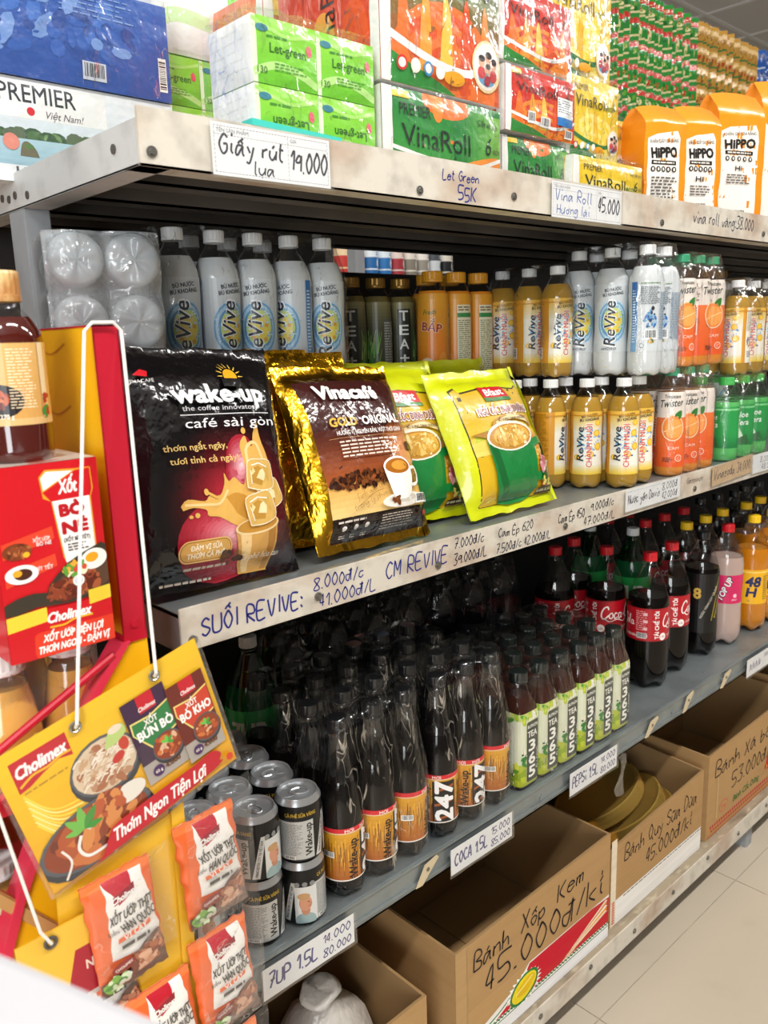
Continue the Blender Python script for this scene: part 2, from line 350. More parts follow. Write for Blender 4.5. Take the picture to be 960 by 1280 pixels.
    def blobs(s,cx,cy,rx,ry,n,pal,size,rot=0,asp=(1,2.6),step=1):
        """a pile of food bits inside an ellipse"""
        ca,sa=math.cos(rot),math.sin(rot)
        for i in range(n):
            a=s.rn.uniform(0,2*PI); r=math.sqrt(s.rn.random())*.88; x,y=rx*r*math.cos(a),ry*r*math.sin(a)
            k=size*s.rn.uniform(.6,1.3); s.ell(cx+x*ca-y*sa,cy+x*sa+y*ca,k*s.rn.uniform(*asp),k,s.rn.choice(pal),s.rn.uniform(0,PI),8,.12)
        s.L=math.ceil(s.L)+step; return s
    def dish(s,cx,cy,rx,ry,rot,pal,size,n=60,bowl='#35373d',rim='#55585f',leaf=True):
        s.ell(cx,cy-ry*.14,rx*1.04,ry*1.08,bowl,rot); s.ell(cx,cy,rx,ry,rim,rot); s.ell(cx,cy,rx*.93,ry*.9,pal[0],rot)
        s.blobs(cx,cy,rx*.86,ry*.82,n,pal,size,rot)
        if leaf:
            for a in (-.6,.5,1.6,2.6): s.ell(cx+rx*.2*math.cos(a),cy+ry*.25+rx*.2*math.sin(a),rx*.22,rx*.1,'#3f9a3a' if a<1 else '#6cbf4b',a,10)
        return s
    def build(s,name,mp,m,ucuts=(),vcuts=(),eps=3e-5,clip=None,smooth=False):
        """cut the flat print along the surface's facet lines and lay it on the surface"""
        me=bpy.data.meshes.new(name); me.from_pydata([(x,y,l) for x,y,l in s.v],[],s.f)
        at=me.color_attributes.new('Col','FLOAT_COLOR','CORNER'); buf=[]
        for p,c in zip(me.polygons,s.c): buf+=list(c)*p.loop_total
        at.data.foreach_set('color',buf)
        if clip is None:                # nothing is printed beyond the sheet (the first shape laid down)
            n0=[i for i in range(len(s.v)) if s.v[i][2]==s.v[0][2]]; clip=(min(s.v[i][0] for i in n0),min(s.v[i][1] for i in n0),max(s.v[i][0] for i in n0),max(s.v[i][1] for i in n0)) if s.clip else None
        if ucuts or vcuts or clip:
            bm=bmesh.new(); bm.from_mesh(me)
            if clip:
                for k,(a,sg) in enumerate(((0,-1),(1,-1),(0,1),(1,1))):
                    no=[0,0,0]; no[a]=sg; co=[0,0,0]; co[a]=clip[k]
                    bmesh.ops.bisect_plane(bm,geom=bm.verts[:]+bm.edges[:]+bm.faces[:],plane_co=co,plane_no=no,dist=1e-7,clear_outer=True)
            for u in ucuts: bmesh.ops.bisect_plane(bm,geom=bm.verts[:]+bm.edges[:]+bm.faces[:],plane_co=(u,0,0),plane_no=(1,0,0),dist=1e-7)
            for v in vcuts: bmesh.ops.bisect_plane(bm,geom=bm.verts[:]+bm.edges[:]+bm.faces[:],plane_co=(0,v,0),plane_no=(0,1,0),dist=1e-7)
            bm.to_mesh(me); bm.free()
        for vt in me.vertices:
            p,n=mp(vt.co.x,vt.co.y); vt.co=Vector(p)+Vector(n)*(vt.co.z*eps)
        me.materials.append(m if not isinstance(m,str) else M[m])
        if smooth: me.polygons.foreach_set('use_smooth',[True]*len(me.polygons))
        me.update()
        return me
def smooth(p,k=4):
    if len(p)<3: return p
    o=[]; q=[p[0]]+list(p)+[p[-1]]
    for i in range(1,len(q)-2):
        for j in range(k):
            t=j/k; a,b,c,d=q[i-1],q[i],q[i+1],q[i+2]
            o.append(tuple(.5*(2*b[m]+(c[m]-a[m])*t+(2*a[m]-5*b[m]+4*c[m]-d[m])*t*t+(3*b[m]-a[m]-3*c[m]+d[m])*t**3) for m in (0,1)))
    o.append(tuple(p[-1])); return o
def plane_map(o,ux=(1,0,0),uy=(0,0,1)):
    o,ux,uy=Vector(o),Vector(ux),Vector(uy); n=ux.cross(uy).normalized()
    return lambda u,v:(o+ux*u+uy*v,n)
def join(name,meshes):
    """several meshes with their own materials -> one mesh"""
    v=[];f=[];mi=[];mats=[];cols=[];sm=[]
    for me in meshes:
        b=len(v); v+=[p.co.copy() for p in me.vertices]
        off=[]
        for m in me.materials:
            if m not in mats: mats.append(m)
            off.append(mats.index(m))
        at=me.color_attributes.get('Col')
        for p in me.polygons:
            f.append(tuple(b+i for i in p.vertices)); mi.append(off[p.material_index]); sm.append(p.use_smooth)
            for l in p.loop_indices: cols+=list(at.data[l].color) if at else (1,1,1,1)
    r=mesh(name,v,f,mats,mi); a=r.color_attributes.new('Col','FLOAT_COLOR','CORNER'); a.data.foreach_set('color',cols)
    r.polygons.foreach_set('use_smooth',sm); return r
# ---------------------------------------------------------------- bottles
def sqf(a,k): return 1 if k<=2 else (abs(math.cos(a))**k+abs(math.sin(a))**k)**(-1/k)
def lathe(prof,n=36,sq=2,petal=0,mi=None,cap=True):
    """prof [(r,z)]; a ring of n points per entry, angle 0 looks to -y"""
    v=[];f=[];m=[]
    for j,(r,z) in enumerate(prof):
        k=sq[j] if isinstance(sq,(list,tuple)) else sq
        for i in range(n):
            a=-PI+2*PI*i/n; rr=r*sqf(a,k); zz=z
            if petal and z<.022: zz=z+petal*(.5+.5*math.cos(5*a))*(1-z/.022)
            v.append((rr*math.sin(a),-rr*math.cos(a),zz))
    for j in range(len(prof)-1):
        for i in range(n):
            f.append((j*n+i,j*n+(i+1)%n,(j+1)*n+(i+1)%n,(j+1)*n+i)); m.append(mi(.5*(prof[j][1]+prof[j+1][1])) if mi else 0)
    if cap: f.append(tuple((len(prof)-1)*n+i for i in range(n))); m.append(mi(prof[-1][1]) if mi else 0)
    return v,f,m
def rz_at(prof,z):
    for (r0,z0),(r1,z1) in zip(prof,prof[1:]):
        if z0<=z<=z1 and z1>z0: return r0+(r1-r0)*(z-z0)/(z1-z0)
    return prof[-1][0]
def wrapper(prof,n,r0,sq=2,off=.0004):
    """map (u = arc length from the front, v = height) onto the lathed surface's facets"""
    A=[-PI+2*PI*i/n for i in range(n+1)]
    P=[(r0*sqf(a,sq)*math.sin(a),-r0*sqf(a,sq)*math.cos(a)) for a in A]
    S=[0]
    for i in range(n): S.append(S[-1]+math.dist(P[i],P[i+1]))
    T=S[-1]; S=[q-T/2 for q in S]
    def mp(u,v):
        u=min(max(u,S[0]),S[-1]-1e-9); i=0
        lo,hi=0,n
        while hi-lo>1:
            md=(lo+hi)//2
            if S[md]<=u: lo=md
            else: hi=md
        t=(u-S[lo])/(S[lo+1]-S[lo]); x=P[lo][0]+(P[lo+1][0]-P[lo][0])*t; y=P[lo][1]+(P[lo+1][1]-P[lo][1])*t
        k=rz_at(prof,v)/r0; nx,ny=(P[lo][0]+P[lo+1][0])/2,(P[lo][1]+P[lo+1][1])/2; l=math.hypot(nx,ny)
        nv=Vector((nx/l,ny/l,0)); return Vector((x*k,y*k,v))+nv*off,nv
    return mp,S[1:-1],T
K={}
def kind(name,prof,fill,liq,capspec,labels,clearm='pet',n=36,sq=2,petal=0,inner=True,sqtop=None):
    """prof (r,z) list; capspec (r,z0,z1,material); labels: list of (Pr, z0, z1, material)"""
    pts=[]
    for a,b in zip(prof,prof[1:]):
        pts.append(a)
        if a[1]<fill<b[1]: pts.append((a[0]+(b[0]-a[0])*(fill-a[1])/(b[1]-a[1]),fill))
    pts.append(prof[-1])
    sqs=[ (sq if z<=(sqtop or 9) else 2) for r,z in pts] if sq>2 else 2
    v,f,m=lathe(pts,n,sqs,petal,mi=lambda z:0 if z<fill else 1)
    if inner:                      # the liquid's own surface
        r=rz_at(prof,fill)*.96; b=len(v)
        for i in range(n):
            a=-PI+2*PI*i/n; v.append((r*math.sin(a)*sqf(a,sq if sq>2 else 2)*.97,-r*math.cos(a)*sqf(a,sq if sq>2 else 2)*.97,fill-.0005))
        f.append(tuple(b+i for i in range(n))); m.append(0)
    body=mesh(name+'_body',v,f,[M[liq],M[clearm]],m,True)
    r,z0,z1,cm=capspec; h=z1-z0; cp=[(r*.98,z0),(r,z0+h*.08),(r,z0+h*.2),(r*.97,z0+h*.22),(r*.985,z0+h*.28),(r*.985,z1-h*.1),(r*.93,z1)]
    cv,cf,cmi=lathe(cp,40); 
    cv=[(x*(1-.03*(i%2)) if cp[i//40][1]>z0+h*.25 else x, y*(1-.03*(i%2)) if cp[i//40][1]>z0+h*.25 else y, z) for i,(x,y,z) in enumerate(cv)]
    cap=mesh(name+'_cap',cv,cf,[M[cm]],None,False)
    lab=[]
    for pr,a,b,mm in labels:
        mp,uc,T=wrapper(prof,n,max(r for r,z in prof),sq)
        lab.append(pr.build(name+'_label',lambda u,w,mp=mp:mp(u,w),mm,uc,[z for r,z in prof if a<z<b],smooth=False))
    K[name]=(body,cap,lab); return K[name]
def put(k,x,y,z,rot,label,cat,group,tilt=None):
    b,c,l=K[k]; e=empty(k if k.endswith(('bottle','jar')) else k+'_bottle',(x,y,z),label,cat,group,rz=R(rot))
    if tilt: e.rotation_euler=tilt
    link('bottle_body',b,e); link('cap',c,e)
    for q in l: link('label',q,e)
    return e
def scale_prof(p,s,sz=None): return [(r*s,z*(sz or s)) for r,z in p]
ORD=['first','second','third','fourth','fifth','sixth','seventh','eighth']
def hullwrap(name,pts,prof,m,label,group=None,sag=.01,seed=0,open_bottom=True,cat='plastic film'):
    """shrink film pulled round a block of bottles: pts = bottle centres, prof = [(radius, z)] bottom to top"""
    xs=[p[0] for p in pts]; ys=[p[1] for p in pts]; x0,x1,y0,y1=min(xs),max(xs),min(ys),max(ys); cx,cy=(x0+x1)/2,(y0+y1)/2
    def ring(r,q=6,ne=8):
        o=[]
        for (ax,ay,bx,by,a0) in ((x0,y0,x1,y0,-90),(x1,y0,x1,y1,0),(x1,y1,x0,y1,90),(x0,y1,x0,y0,180)):
            a=R(a0); nx,ny=math.cos(a),math.sin(a)
            for i in range(ne+1): 
                t=i/ne; o.append((ax+(bx-ax)*t+nx*r,ay+(by-ay)*t+ny*r))
            for i in range(1,q): 
                a2=a+R(90)*i/q; o.append((bx+math.cos(a2)*r,by+math.sin(a2)*r))
        return o
    v=[];f=[];z0=prof[0][1]; N=None
    prof=[(r+.0014,z+(.0035 if k==len(prof)-1 else 0)) for k,(r,z) in enumerate(prof)]
    for r,z in prof:
        g=ring(r); N=len(g)
        for x,y in g:
            d=noise.noise(Vector((x*45+seed,y*45,z*22)))*.0007+.0006
            l=math.hypot(x-cx,y-cy) or 1; v.append((x-cx+(x-cx)/l*d,y-cy+(y-cy)/l*d,z-z0))
    for j in range(len(prof)-1):
        for i in range(N): f.append((j*N+i,j*N+(i+1)%N,(j+1)*N+(i+1)%N,(j+1)*N+i))
    top=prof[-1][1]-z0; b=(len(prof)-1)*N
    for s in (.75,.5,.25):                      # top sheet, sagging between the caps
        nb=len(v)
        for i in range(b,b+N):
            x,y,_=v[i]; x*=s;y*=s
            dm=min(math.hypot(x+cx-p[0],y+cy-p[1]) for p in pts)
            v.append((x,y,top-sag*min(1,max(0,dm-.0185)/.02)+noise.noise(Vector((x*60,y*60,seed)))*.002))
        pb=b if s==.75 else nb-N
        for i in range(N): f.append((pb+i,pb+(i+1)%N,nb+(i+1)%N,nb+i))
    f.append(tuple(range(len(v)-N,len(v))))
    me=mesh(name,v,f,[M[m]],None,True)
    o=link(name,me); o.location=(cx,cy,z0); return tag(o,label,cat,group)
# ---------------------------------------------------------------- room
def room():
    g=G().box(-3,-3.2,-.1,8,5,0); o=struct(g.obj('floor',ms('grout')))
    t=G()
    for i in range(-6,13):
        for j in range(-6,9):
            x,y=.84+.612*i,-.02+.612*j
            if -3<x<7.4 and -3.2<y<4.4: t.box(x+.0012,y+.0012,0,x+.6108,y+.6108,.002)
    struct(t.obj('floor_tiles',ms('floor_tile')))
    struct(G().box(-3,-3.2,3.25,8,5,3.35).obj('ceiling',ms('ceiling_tile')))
    t=G()
    for i in range(-5,14): t.box(.1+.6*i-.012,-3.2,3.242,.1+.6*i+.012,5,3.25)
    for j in range(-5,9): t.box(-3,.12+.6*j-.012,3.241,8,.12+.6*j+.012,3.25)
    struct(t.obj('trim_ceiling_grid',ms('t_bar')))
    struct(G().box(-3,5,0,8,5.1,3.25).obj('wall_back',ms('plaster')))
    struct(G().box(-3,-3.3,0,8,-3.2,3.25).obj('wall_front',ms('plaster')))
    struct(G().box(-3.1,-3.2,0,-3,5,3.25).obj('wall_left',ms('plaster')))
    struct(G().box(8,-3.2,0,8.1,5,3.25).obj('wall_right',ms('plaster')))
    g=G()
    for y0,y1,z0,z1 in ((-3.06,-.74,.29,.35),(-3.06,-.74,2.55,2.61),(-3.06,-3.0,.29,2.61),(-.8,-.74,.29,2.61),(-1.93,-1.87,.35,2.55)): g.box(-3.0,y0,z0,-2.95,y1,z1)
    struct(g.obj('window_1',ms('steel_white')))  # unseen window frame, added to go with the fill light
room()
# ---------------------------------------------------------------- the steel shelf unit
XL,XR,DEP=0,3.5,.60
INK='#2b2f78'; INK2='#1b1a3a'; BLK='#1d1a22'
def lip(name,z0,z1,board,matname,pr=None,y0=-.003,stains=True,plugs=()):
    g=G().box(XL,y0,z0,XR,y0+.003,z1).box(XL,y0,z0,XR,.03,z0+.003)
    me=[g.mesh(name,ms(matname),bevel=.0008)]
    if pr: me.append(pr.build(name,plane_map((0,y0-.0002,z0)),'print_paper'))
    if plugs:
        b=G()
        for x,z in plugs: b.disc((x,y0,z),(0,-1,0),.0055,.002,14).disc((x,y0-.002,z),(0,-1,0),.0032,.0015,6)
        me.append(b.mesh('b',ms('bolt')))
    o=link(name,join(name,me)); o.parent=board; return o
def shelf():
    s=empty('shelf_unit',(0,0,0),'long steel shop shelf with four levels and worn white lips, loaded with goods','shelf')
    # top level
    A=G().box(XL+.004,0,1.561,XR,DEP,1.566)
    for y in (.11,.24,.37,.5): A.box(XL+.004,y,1.538,XR-.004,y+.004,1.561).box(XL+.004,y,1.538,XR-.004,y+.035,1.541)
    A=A.obj('shelf_board',ms('steel_dark'),s)
    p=Pr(3,False); p.hand('Let Green',.432,.030,.013,INK,.13); p.hand('55K',.462,.006,.018,INK,.12)
    p.hand('vina roll vàng:38.000',1.115,.021,.022,INK2,.1,w=.26)
    lip('lip',1.5325,1.5875,A,'steel_lip',p,plugs=[(.013,1.546),(.388,1.544),(.581,1.553),(1.0,1.545),(1.42,1.55)])
    for x,mx in ((XL,1),(XR,-1)):
        g=G().box(x,0,1.5325,x+.003*mx,DEP,1.577).box(x,0,1.5325,x+.035*mx,DEP,1.5355)
        b=G()
        for y,z in ((.05,1.556),(.33,1.55),(.352,1.548),(.375,1.552),(.29,1.545)): b.disc((x,y,z),(-mx,0,0),.005,.0015,10)
        o=g.obj('side_rail',ms('steel_white'),s,bevel=.0008)
        link('bolt',b.mesh('bolt',ms('steel_dark')),o)
    # middle level
    B=G().box(XL,0,1.066,XR,DEP,1.071)
    for y in (.12,.3,.46): B.box(XL,y,1.04,XR,y+.004,1.066)
    B=B.obj('shelf_board',ms('steel_galv'),s)
    p=Pr(4,False); p.hand('SUỐI REVIVE:',.026,.015,.021,INK,.12,w=.145,slant=.05); p.hand('8.000đ/c',.186,.030,.016,INK,.11,w=.085); p.hand('41.000đ/L',.194,.007,.016,INK,.11,w=.098)
    p.hand('CM REVIVE',.308,.018,.022,INK,.1,w=.125); p.hand('7.000đ/c',.445,.032,.014,INK2,.1,w=.068); p.hand('39.000đ/L',.443,.009,.015,INK2,.1,w=.076)
    p.hand('Cam Ép 620',.545,.030,.014,BLK,.1,w=.088); p.hand('7.500đ/c 42.000đ/L',.540,.006,.0135,INK2,.1,w=.14)
    p.hand('Cam Ép 450',.700,.025,.015,BLK,.1,w=.078); p.hand('9.000đ/c',.795,.031,.014,BLK,.1,w=.075); p.hand('47.000đ/L',.775,.008,.014,BLK,.1,w=.1)
    p.hand('Gaspaco',1.135,.030,.011,BLK,.08,w=.07)
    lip('lip',1.0245,1.0765,B,'steel_lip',p,plugs=[(.014,1.038),(.192,1.046),(.41,1.04),(.72,1.042),(1.17,1.04),(1.5,1.05)])
    for x in (XL,XR-.003): G().box(x,0,1.0245,x+.003,DEP,1.07).obj('side_rail',ms('steel_post'),s)
    # lower level
    C=G().box(XL,0,.585,XR,DEP,.59)
    for y in (.12,.3,.46): C.box(XL,y,.56,XR,y+.004,.585)
    for i in range(20): C.disc((.12+.17*i,.022,.59),(0,0,1),.004,.0012,8)
    C=C.obj('shelf_board',ms('steel_galv'),s)
    g=G().box(XL,-.003,.546,XR,0,.594).box(XL,-.003,.546,XR,.03,.549).box(XL,-.006,.588,XR,-.003,.592).box(XL,-.006,.556,XR,-.003,.559)
    for i in range(12): g.disc((.2+.23*i,-.003,.567),(0,-1,0),.005,.002,10)
    link('lip',g.mesh('lip',ms('steel_galv')),C)
    for x in (XL,XR-.003): G().box(x,0,.546,x+.003,DEP,.585).obj('side_rail',ms('steel_post'),s)
    # bottom level
    D=G().box(XL,0,.122,XR,DEP,.132).obj('shelf_board',ms('plywood'),s)
    lip('lip',.086,.134,D,'steel_lip',None,plugs=[(.5+.165*i,.108+.006*(i%3)) for i in range(12)])
    for x in (.03,1.60,3.4):
        for y in (.02,.5): G().box(x,y,0,x+.035,y+.03,.122).obj('leg',ms('steel_post'),s,bevel=.002)
    for x in (XL,XR-.034):
        G().box(x,.31,0,x+.034,.36,1.5325).obj('post',ms('steel_post'),s,bevel=.0015)
    for z0,z1 in ((1.071,1.497),(.59,1.02),(.132,.54)):  # dark panels added behind the goods to block light from the next aisle
        G().box(.02,.575,z0,XR-.02,.58,z1).obj('back_panel',ms('light_block'),s)
    for x0,x1 in ((.02,.70),(1.09,XR-.02)): G().box(x0,.575,1.497,x1,.58,1.56).obj('back_panel',ms('light_block'),s)  # added strips that darken the gap under the top board
shelf()
# ---------------------------------------------------------------- price tags and scraps stuck on the lips
def tagcard(name,x0,z0,w,h,pr,label,y=-.0075,rot=0,film=True,mt='print_paper',cat='price tag',bow=.0025):
    e=empty(name,(x0,y,z0),label,cat,'price tags on the shelf lips',ry=R(rot))
    G().box(0,.0005,0,w,.0011,h).obj('card',[M['card_white'] if mt=='print_paper' else M['carton']],e)
    link('print',pr.build('print',plane_map((0,.0004,0)),mt),e)
    if film:
        v=[];f=[];n=8
        for i in range(n+1):
            for j in range(3):
                u=-.004+(w+.008)*i/n; q=-.003+(h+.006)*j/2
                v.append((u,-.0012-.0012*math.sin(i*1.9+j)*.6,q))
        for i in range(n):
            for j in range(2): a=i*3+j; f.append((a,a+3,a+4,a+1))
        link('clear_sleeve',mesh('clear_sleeve',v,f,ms('tape_clear')),e)
    return e
def tags():
    def form(p,w,h,c='#8b8b90'):
        p.rect(0,0,w,h,'#eef0f2')
        for x0,y0,x1,y1 in ((.003,.003,w-.003,.0037),(.003,h-.0037,w-.003,h-.003),(.003,h*.77,w-.003,h*.77+.0006),(w*.62,.003,w*.62+.0006,h-.003),(.003,.003,.0036,h-.003),(w-.0036,.003,w-.003,h-.003)):
            n=max(1,int(max(x1-x0,y1-y0)/.004))
            for i in range(n):
                t0,t1=i/n,(i+.65)/n
                if x1-x0>y1-y0: p.rect(x0+(x1-x0)*t0,y0,x0+(x1-x0)*t1,y1,c,0)
                else: p.rect(x0,y0+(y1-y0)*t0,x1,y0+(y1-y0)*t1,c,0)
        p.L+=1; p.text('TÊN SẢN PHẨM:',.006,h*.86,h*.08,'#555560',al='l',res=1); p.text('GIÁ:',w*.64,h*.86,h*.08,'#555560',al='l',res=1)
    p=Pr(11); form(p,.157,.052); p.hand('Giấy rút',.008,.022,.019,INK2,.13,w=.085); p.hand('lụa',.05,.005,.014,INK2,.13,w=.03); p.hand('19.000',.1,.014,.021,INK2,.12,w=.054)
    tagcard('price_tag',.08,1.5315,.157,.052,p,'white price tag reading 19.000 under the green tissue pack')
    p=Pr(12); form(p,.192,.052); p.hand('Vina Roll',.008,.025,.016,'#5a78b8',.12,w=.1); p.hand('Hương lài',.012,.006,.014,'#5a78b8',.12,w=.09); p.hand('45.000',.124,.016,.022,INK2,.12,w=.064)
    tagcard('price_tag',.668,1.5315,.192,.052,p,'white price tag reading 45.000 under the red paper roll packs')
    p=Pr(13); p.rect(0,0,.2,.041,'#e8ebee'); p.hand('Nước yến Davis',.008,.014,.016,INK2,.13,w=.115); p.hand('8.000đ',.13,.023,.013,INK2,.12,w=.06); p.hand('42.000đ',.13,.005,.013,INK2,.12,w=.06); p.rect(.004,.036,.19,.0364,'#8b8b90')
    tagcard('price_tag',.902,1.0355,.2,.041,p,'white price tag with two lines of prices under the lemon drinks')
    p=Pr(14); p.rect(0,0,.19,.041,'#c9a980'); p.hand('Vinasoda 34.000',.008,.012,.02,INK2,.11,w=.175)
    tagcard('price_tag',1.238,1.0345,.19,.041,p,'tan cardboard price tag reading Vinasoda on the middle shelf lip',rot=-2,mt='print_card')
    p=Pr(15); p.rect(0,0,.2,.042,'#e6e9ec'); p.hand('8.000đ',.04,.022,.013,INK2,.11,w=.07); p.hand('48.000đ',.05,.005,.013,INK2,.11,w=.08)
    tagcard('price_tag',1.43,1.0355,.2,.042,p,'pale price tag at the far right of the middle shelf lip')
    for x,w,t,a,b,l in ((.068,.152,'7UP 1.5L','14.000','80.000','white price tag reading 7UP under the drink cans'),(.419,.15,'COCA 1.5L','15.000','85.000','white price tag reading COCA under the orange-labelled bottles'),
                        (.735,.155,'PEPSi 1.5L','14.000','80.000','white price tag reading PEPSi under the green tea bottles'),(1.46,.15,'','','','white price tag under the pink drink bottle')):
        p=Pr(int(x*100)); p.rect(0,0,w,.044,'#eceef1')
        if not t:        # only an unreadable scribble shows
            for k in range(4): p.curve([(.014+.016*k,.012),(.019+.016*k,.03),(.022+.016*k,.014),(.027+.016*k,.026)],.0024,INK,.1)
            for k in range(5): p.curve([(.095+.009*k,.026),(.099+.009*k,.036),(.103+.009*k,.026)],.0018,INK,.1)
        else: p.hand(t,.008,.013,.02,INK,.15,w=w*.54,slant=.08); p.hand(a,w*.64,.026,.012,INK,.15,w=w*.33); p.hand(b,w*.64,.006,.012,INK,.15,w=w*.33)
        tagcard('price_tag',x,.5385,w,.044,p,l,y=-.012)
    for i,(x,r) in enumerate(((.345,0),(.80+.2,4),(1.155,-5),(1.33,3))):
        g=G(); g.prism([(0,0),(.014,-.001),(.05,.03),(.046,.035),(.02,.03)],0,.0012); b=G().disc((.026,-.0003,.021),(0,-1,0),.003,.001,10)
        o=link('cardboard_scrap',join('s',[g.mesh('a',ms('tape')),b.mesh('b',ms('bolt'))])); o.location=(x,-.0085,.553); o.rotation_euler=(0,R(r),0)
        tag(o,('torn tan cardboard scrap on the lower lip left of the COCA tag','torn tan cardboard scrap on the lower lip just right of the PEPSi tag','torn tan cardboard scrap on the lower lip under the cola bottles','torn tan cardboard scrap on the lower lip, farthest along the shelf')[i],'scrap','cardboard scraps on the lower shelf lip')
    v=[];f=[]
    for i in range(9):
        for j in range(3): v.append((.012*j+.006*math.sin(i*.8+j),-.004*math.sin(i*.7),-.011*i+.004*math.sin(j*2+i)))
    for i in range(8):
        for j in range(2): f.append((i*3+j,i*3+j+1,i*3+j+4,i*3+j+3))
    o=link('hanging_tape',mesh('hanging_tape',v,f,ms('tape_clear'))); o.location=(.895,-.012,.553); tag(o,'loose strip of clear tape hanging below the lower shelf lip','tape')
tags()
# ---------------------------------------------------------------- drinks
def aisle(x,y,a=0):
    """turn (degrees) that shows label angle a to someone standing in the aisle left of the shelf"""
    return math.degrees(math.atan2(-.415-x,.79+y))-a
def lab_revive():
    p=Pr(21); T=.1954; p.rect(-T/2,.045,T/2,.168,'#d3d9dc')
    if 1:
        p.ell(.004,.1,.031,.040,'#c3d8e6'); p.ell(.004,.1,.029,.037,'#6fa6cf'); p.ell(.004,.1,.0265,.034,'#a9cde4'); p.ell(.004,.1,.023,.029,'#5e97c6'); p.ell(.005,.101,.020,.026,'#c9d982'); p.ell(.006,.1,.015,.020,'#e6d25a')
        p.blobs(.004,.1,.03,.038,46,['#8fbfe0','#d8ebf5','#4f8fc4','#b5d6ea'],.0012)
        for x,y in ((-.006,.112),(.016,.104),(.014,.084),(-.004,.088)): p.ell(x,y,.003,.003,'#d9a23a')
        p.text('ReVive',-.002,.098,.0235,'#f4f6f7',w=.084,bold=.05,shear=.2,rot=PI/2); p.text('ReVive',-.002,.098,.0215,'#1f2733',w=.08,bold=.02,shear=.2,rot=PI/2)
        p.text('BÙ NƯỚC',.004,.158,.0056,'#26303c',w=.03,bold=.03,rot=.12); p.text('BÙ KHOÁNG',.004,.150,.0056,'#26303c',w=.037,bold=.03,rot=.12); p.text('HYDRO',-.002,.051,.005,'#3a4656',w=.026,bold=.02,shear=.3)
    p.grad(.044,.045,.056,.168,'#7fb0dc','#2f6fb5',10); p.fine(.046,.06,.0545,.155,20,'#dbe9f5',.4)
    p.fine(.062,.128,.1,.160,13,'#5c646c',.45); p.fine(.062,.164,.1,.1665,1,'#6a8a4a',.7,full=True)
    p.blobs(.081,.1,.012,.018,30,['#2f6fb5','#5e97c6','#22324a','#9ec4e2'],.002); p.ell(.084,.121,.003,.004,'#2a2a30'); p.bars(.07,.066,.094,.084,bg='#eef1f2'); p.blobs(.08,.064,.008,.004,8,['#d9b04a','#5a6a4a'],.0015)
    p.ell(.066,.056,.004,.004,'#5c646c'); p.ell(.066,.056,.003,.003,'#d3d9dc')
    p.fine(-.1,.065,-.06,.15,30,'#5c7f9f',.4); p.blobs(-.052,.1,.008,.03,26,['#8fbfe0','#4f8fc4'],.0015)
    return p
PREV=[(r*.915,z) for r,z in [(0,.006),(.016,.003),(.026,.001),(.031,.004),(.0335,.014),(.034,.03),(.034,.05),(.0322,.085),(.0322,.105),(.034,.145),(.034,.168),(.0325,.178),(.028,.19),(.021,.202),(.0150,.2095),(.0135,.213),(.0135,.218)]]
kind('sports_water',PREV,.196,'liq_revive',(.0147,.2165,.233,'cap_white'),[(lab_revive(),.045,.168,'print_label')],petal=.004)
def lab_lemon():
    p=Pr(22); T=.1840; p.rect(-T/2,.028,T/2,.145,'#d8962a')
    p.rect(-.03,.028,.036,.145,'#eee9da'); p.grad(-.03,.11,.036,.145,'#e9e3cc','#e8b640',8); p.grad(-.03,.028,.036,.045,'#e8c23c','#e9e3cc',5)
    p.blobs(.006,.088,.026,.036,60,['#5e97c6','#8fbfe0','#2f6fb5','#d8ebf5'],.0018)
    for x,y,r in ((.018,.105,.007),(.022,.08,.008),(.006,.066,.007),(.02,.124,.006),(-.02,.06,.006)): p.ell(x,y,r,r*.9,'#e9b022'); p.ell(x,y,r*.7,r*.62,'#f3cf4e')
    p.text('ReVive',-.014,.086,.0135,'#22324a',w=.062,bold=.03,shear=.2,rot=PI/2)
    p.text('CHANH MUỐI',.003,.082,.0125,'#f3ece0',w=.082,bold=.05,rot=PI/2); p.text('CHANH MUỐI',.003,.082,.011,'#d0342a',w=.08,bold=.015,rot=PI/2)
    p.text('BÙ NƯỚC',.004,.138,.0055,'#2a2a26',w=.03,bold=.03,rot=.1); p.text('BÙ KHOÁNG',.004,.131,.0055,'#2a2a26',w=.036,bold=.03,rot=.1)
    p.rect(.044,.028,.066,.145,'#ece6d4'); p.fine(.046,.095,.064,.14,16,'#6a6458',.45); p.blobs(.055,.072,.008,.012,22,['#26324a','#3a66a4','#8a5a3a','#d9c79a'],.0017); p.bars(.047,.036,.064,.055); 
    p.fine(-.09,.06,-.04,.14,26,'#a87712',.45); p.bars(-.06,.036,-.044,.056,vert=True); p.text('7UP REVIVE',-.066,.14,.004,'#7a5208',w=.04,res=1)
    p.rect(-T/2,.137,T/2,.139,'#c98a14'); 
    return p
PLEM=[(r*.96,z) for r,z in [(0,.006),(.014,.003),(.023,.001),(.028,.004),(.0302,.012),(.0305,.026),(.0303,.04),(.029,.075),(.029,.09),(.0303,.125),(.0303,.146),(.029,.155),(.025,.165),(.018,.176),(.0138,.183),(.0128,.187),(.0128,.19)]]
kind('lemon_drink',PLEM,.171,'liq_lemon',(.0142,.1885,.2035,'cap_white'),[(lab_lemon(),.028,.145,'print_label')],petal=.004)
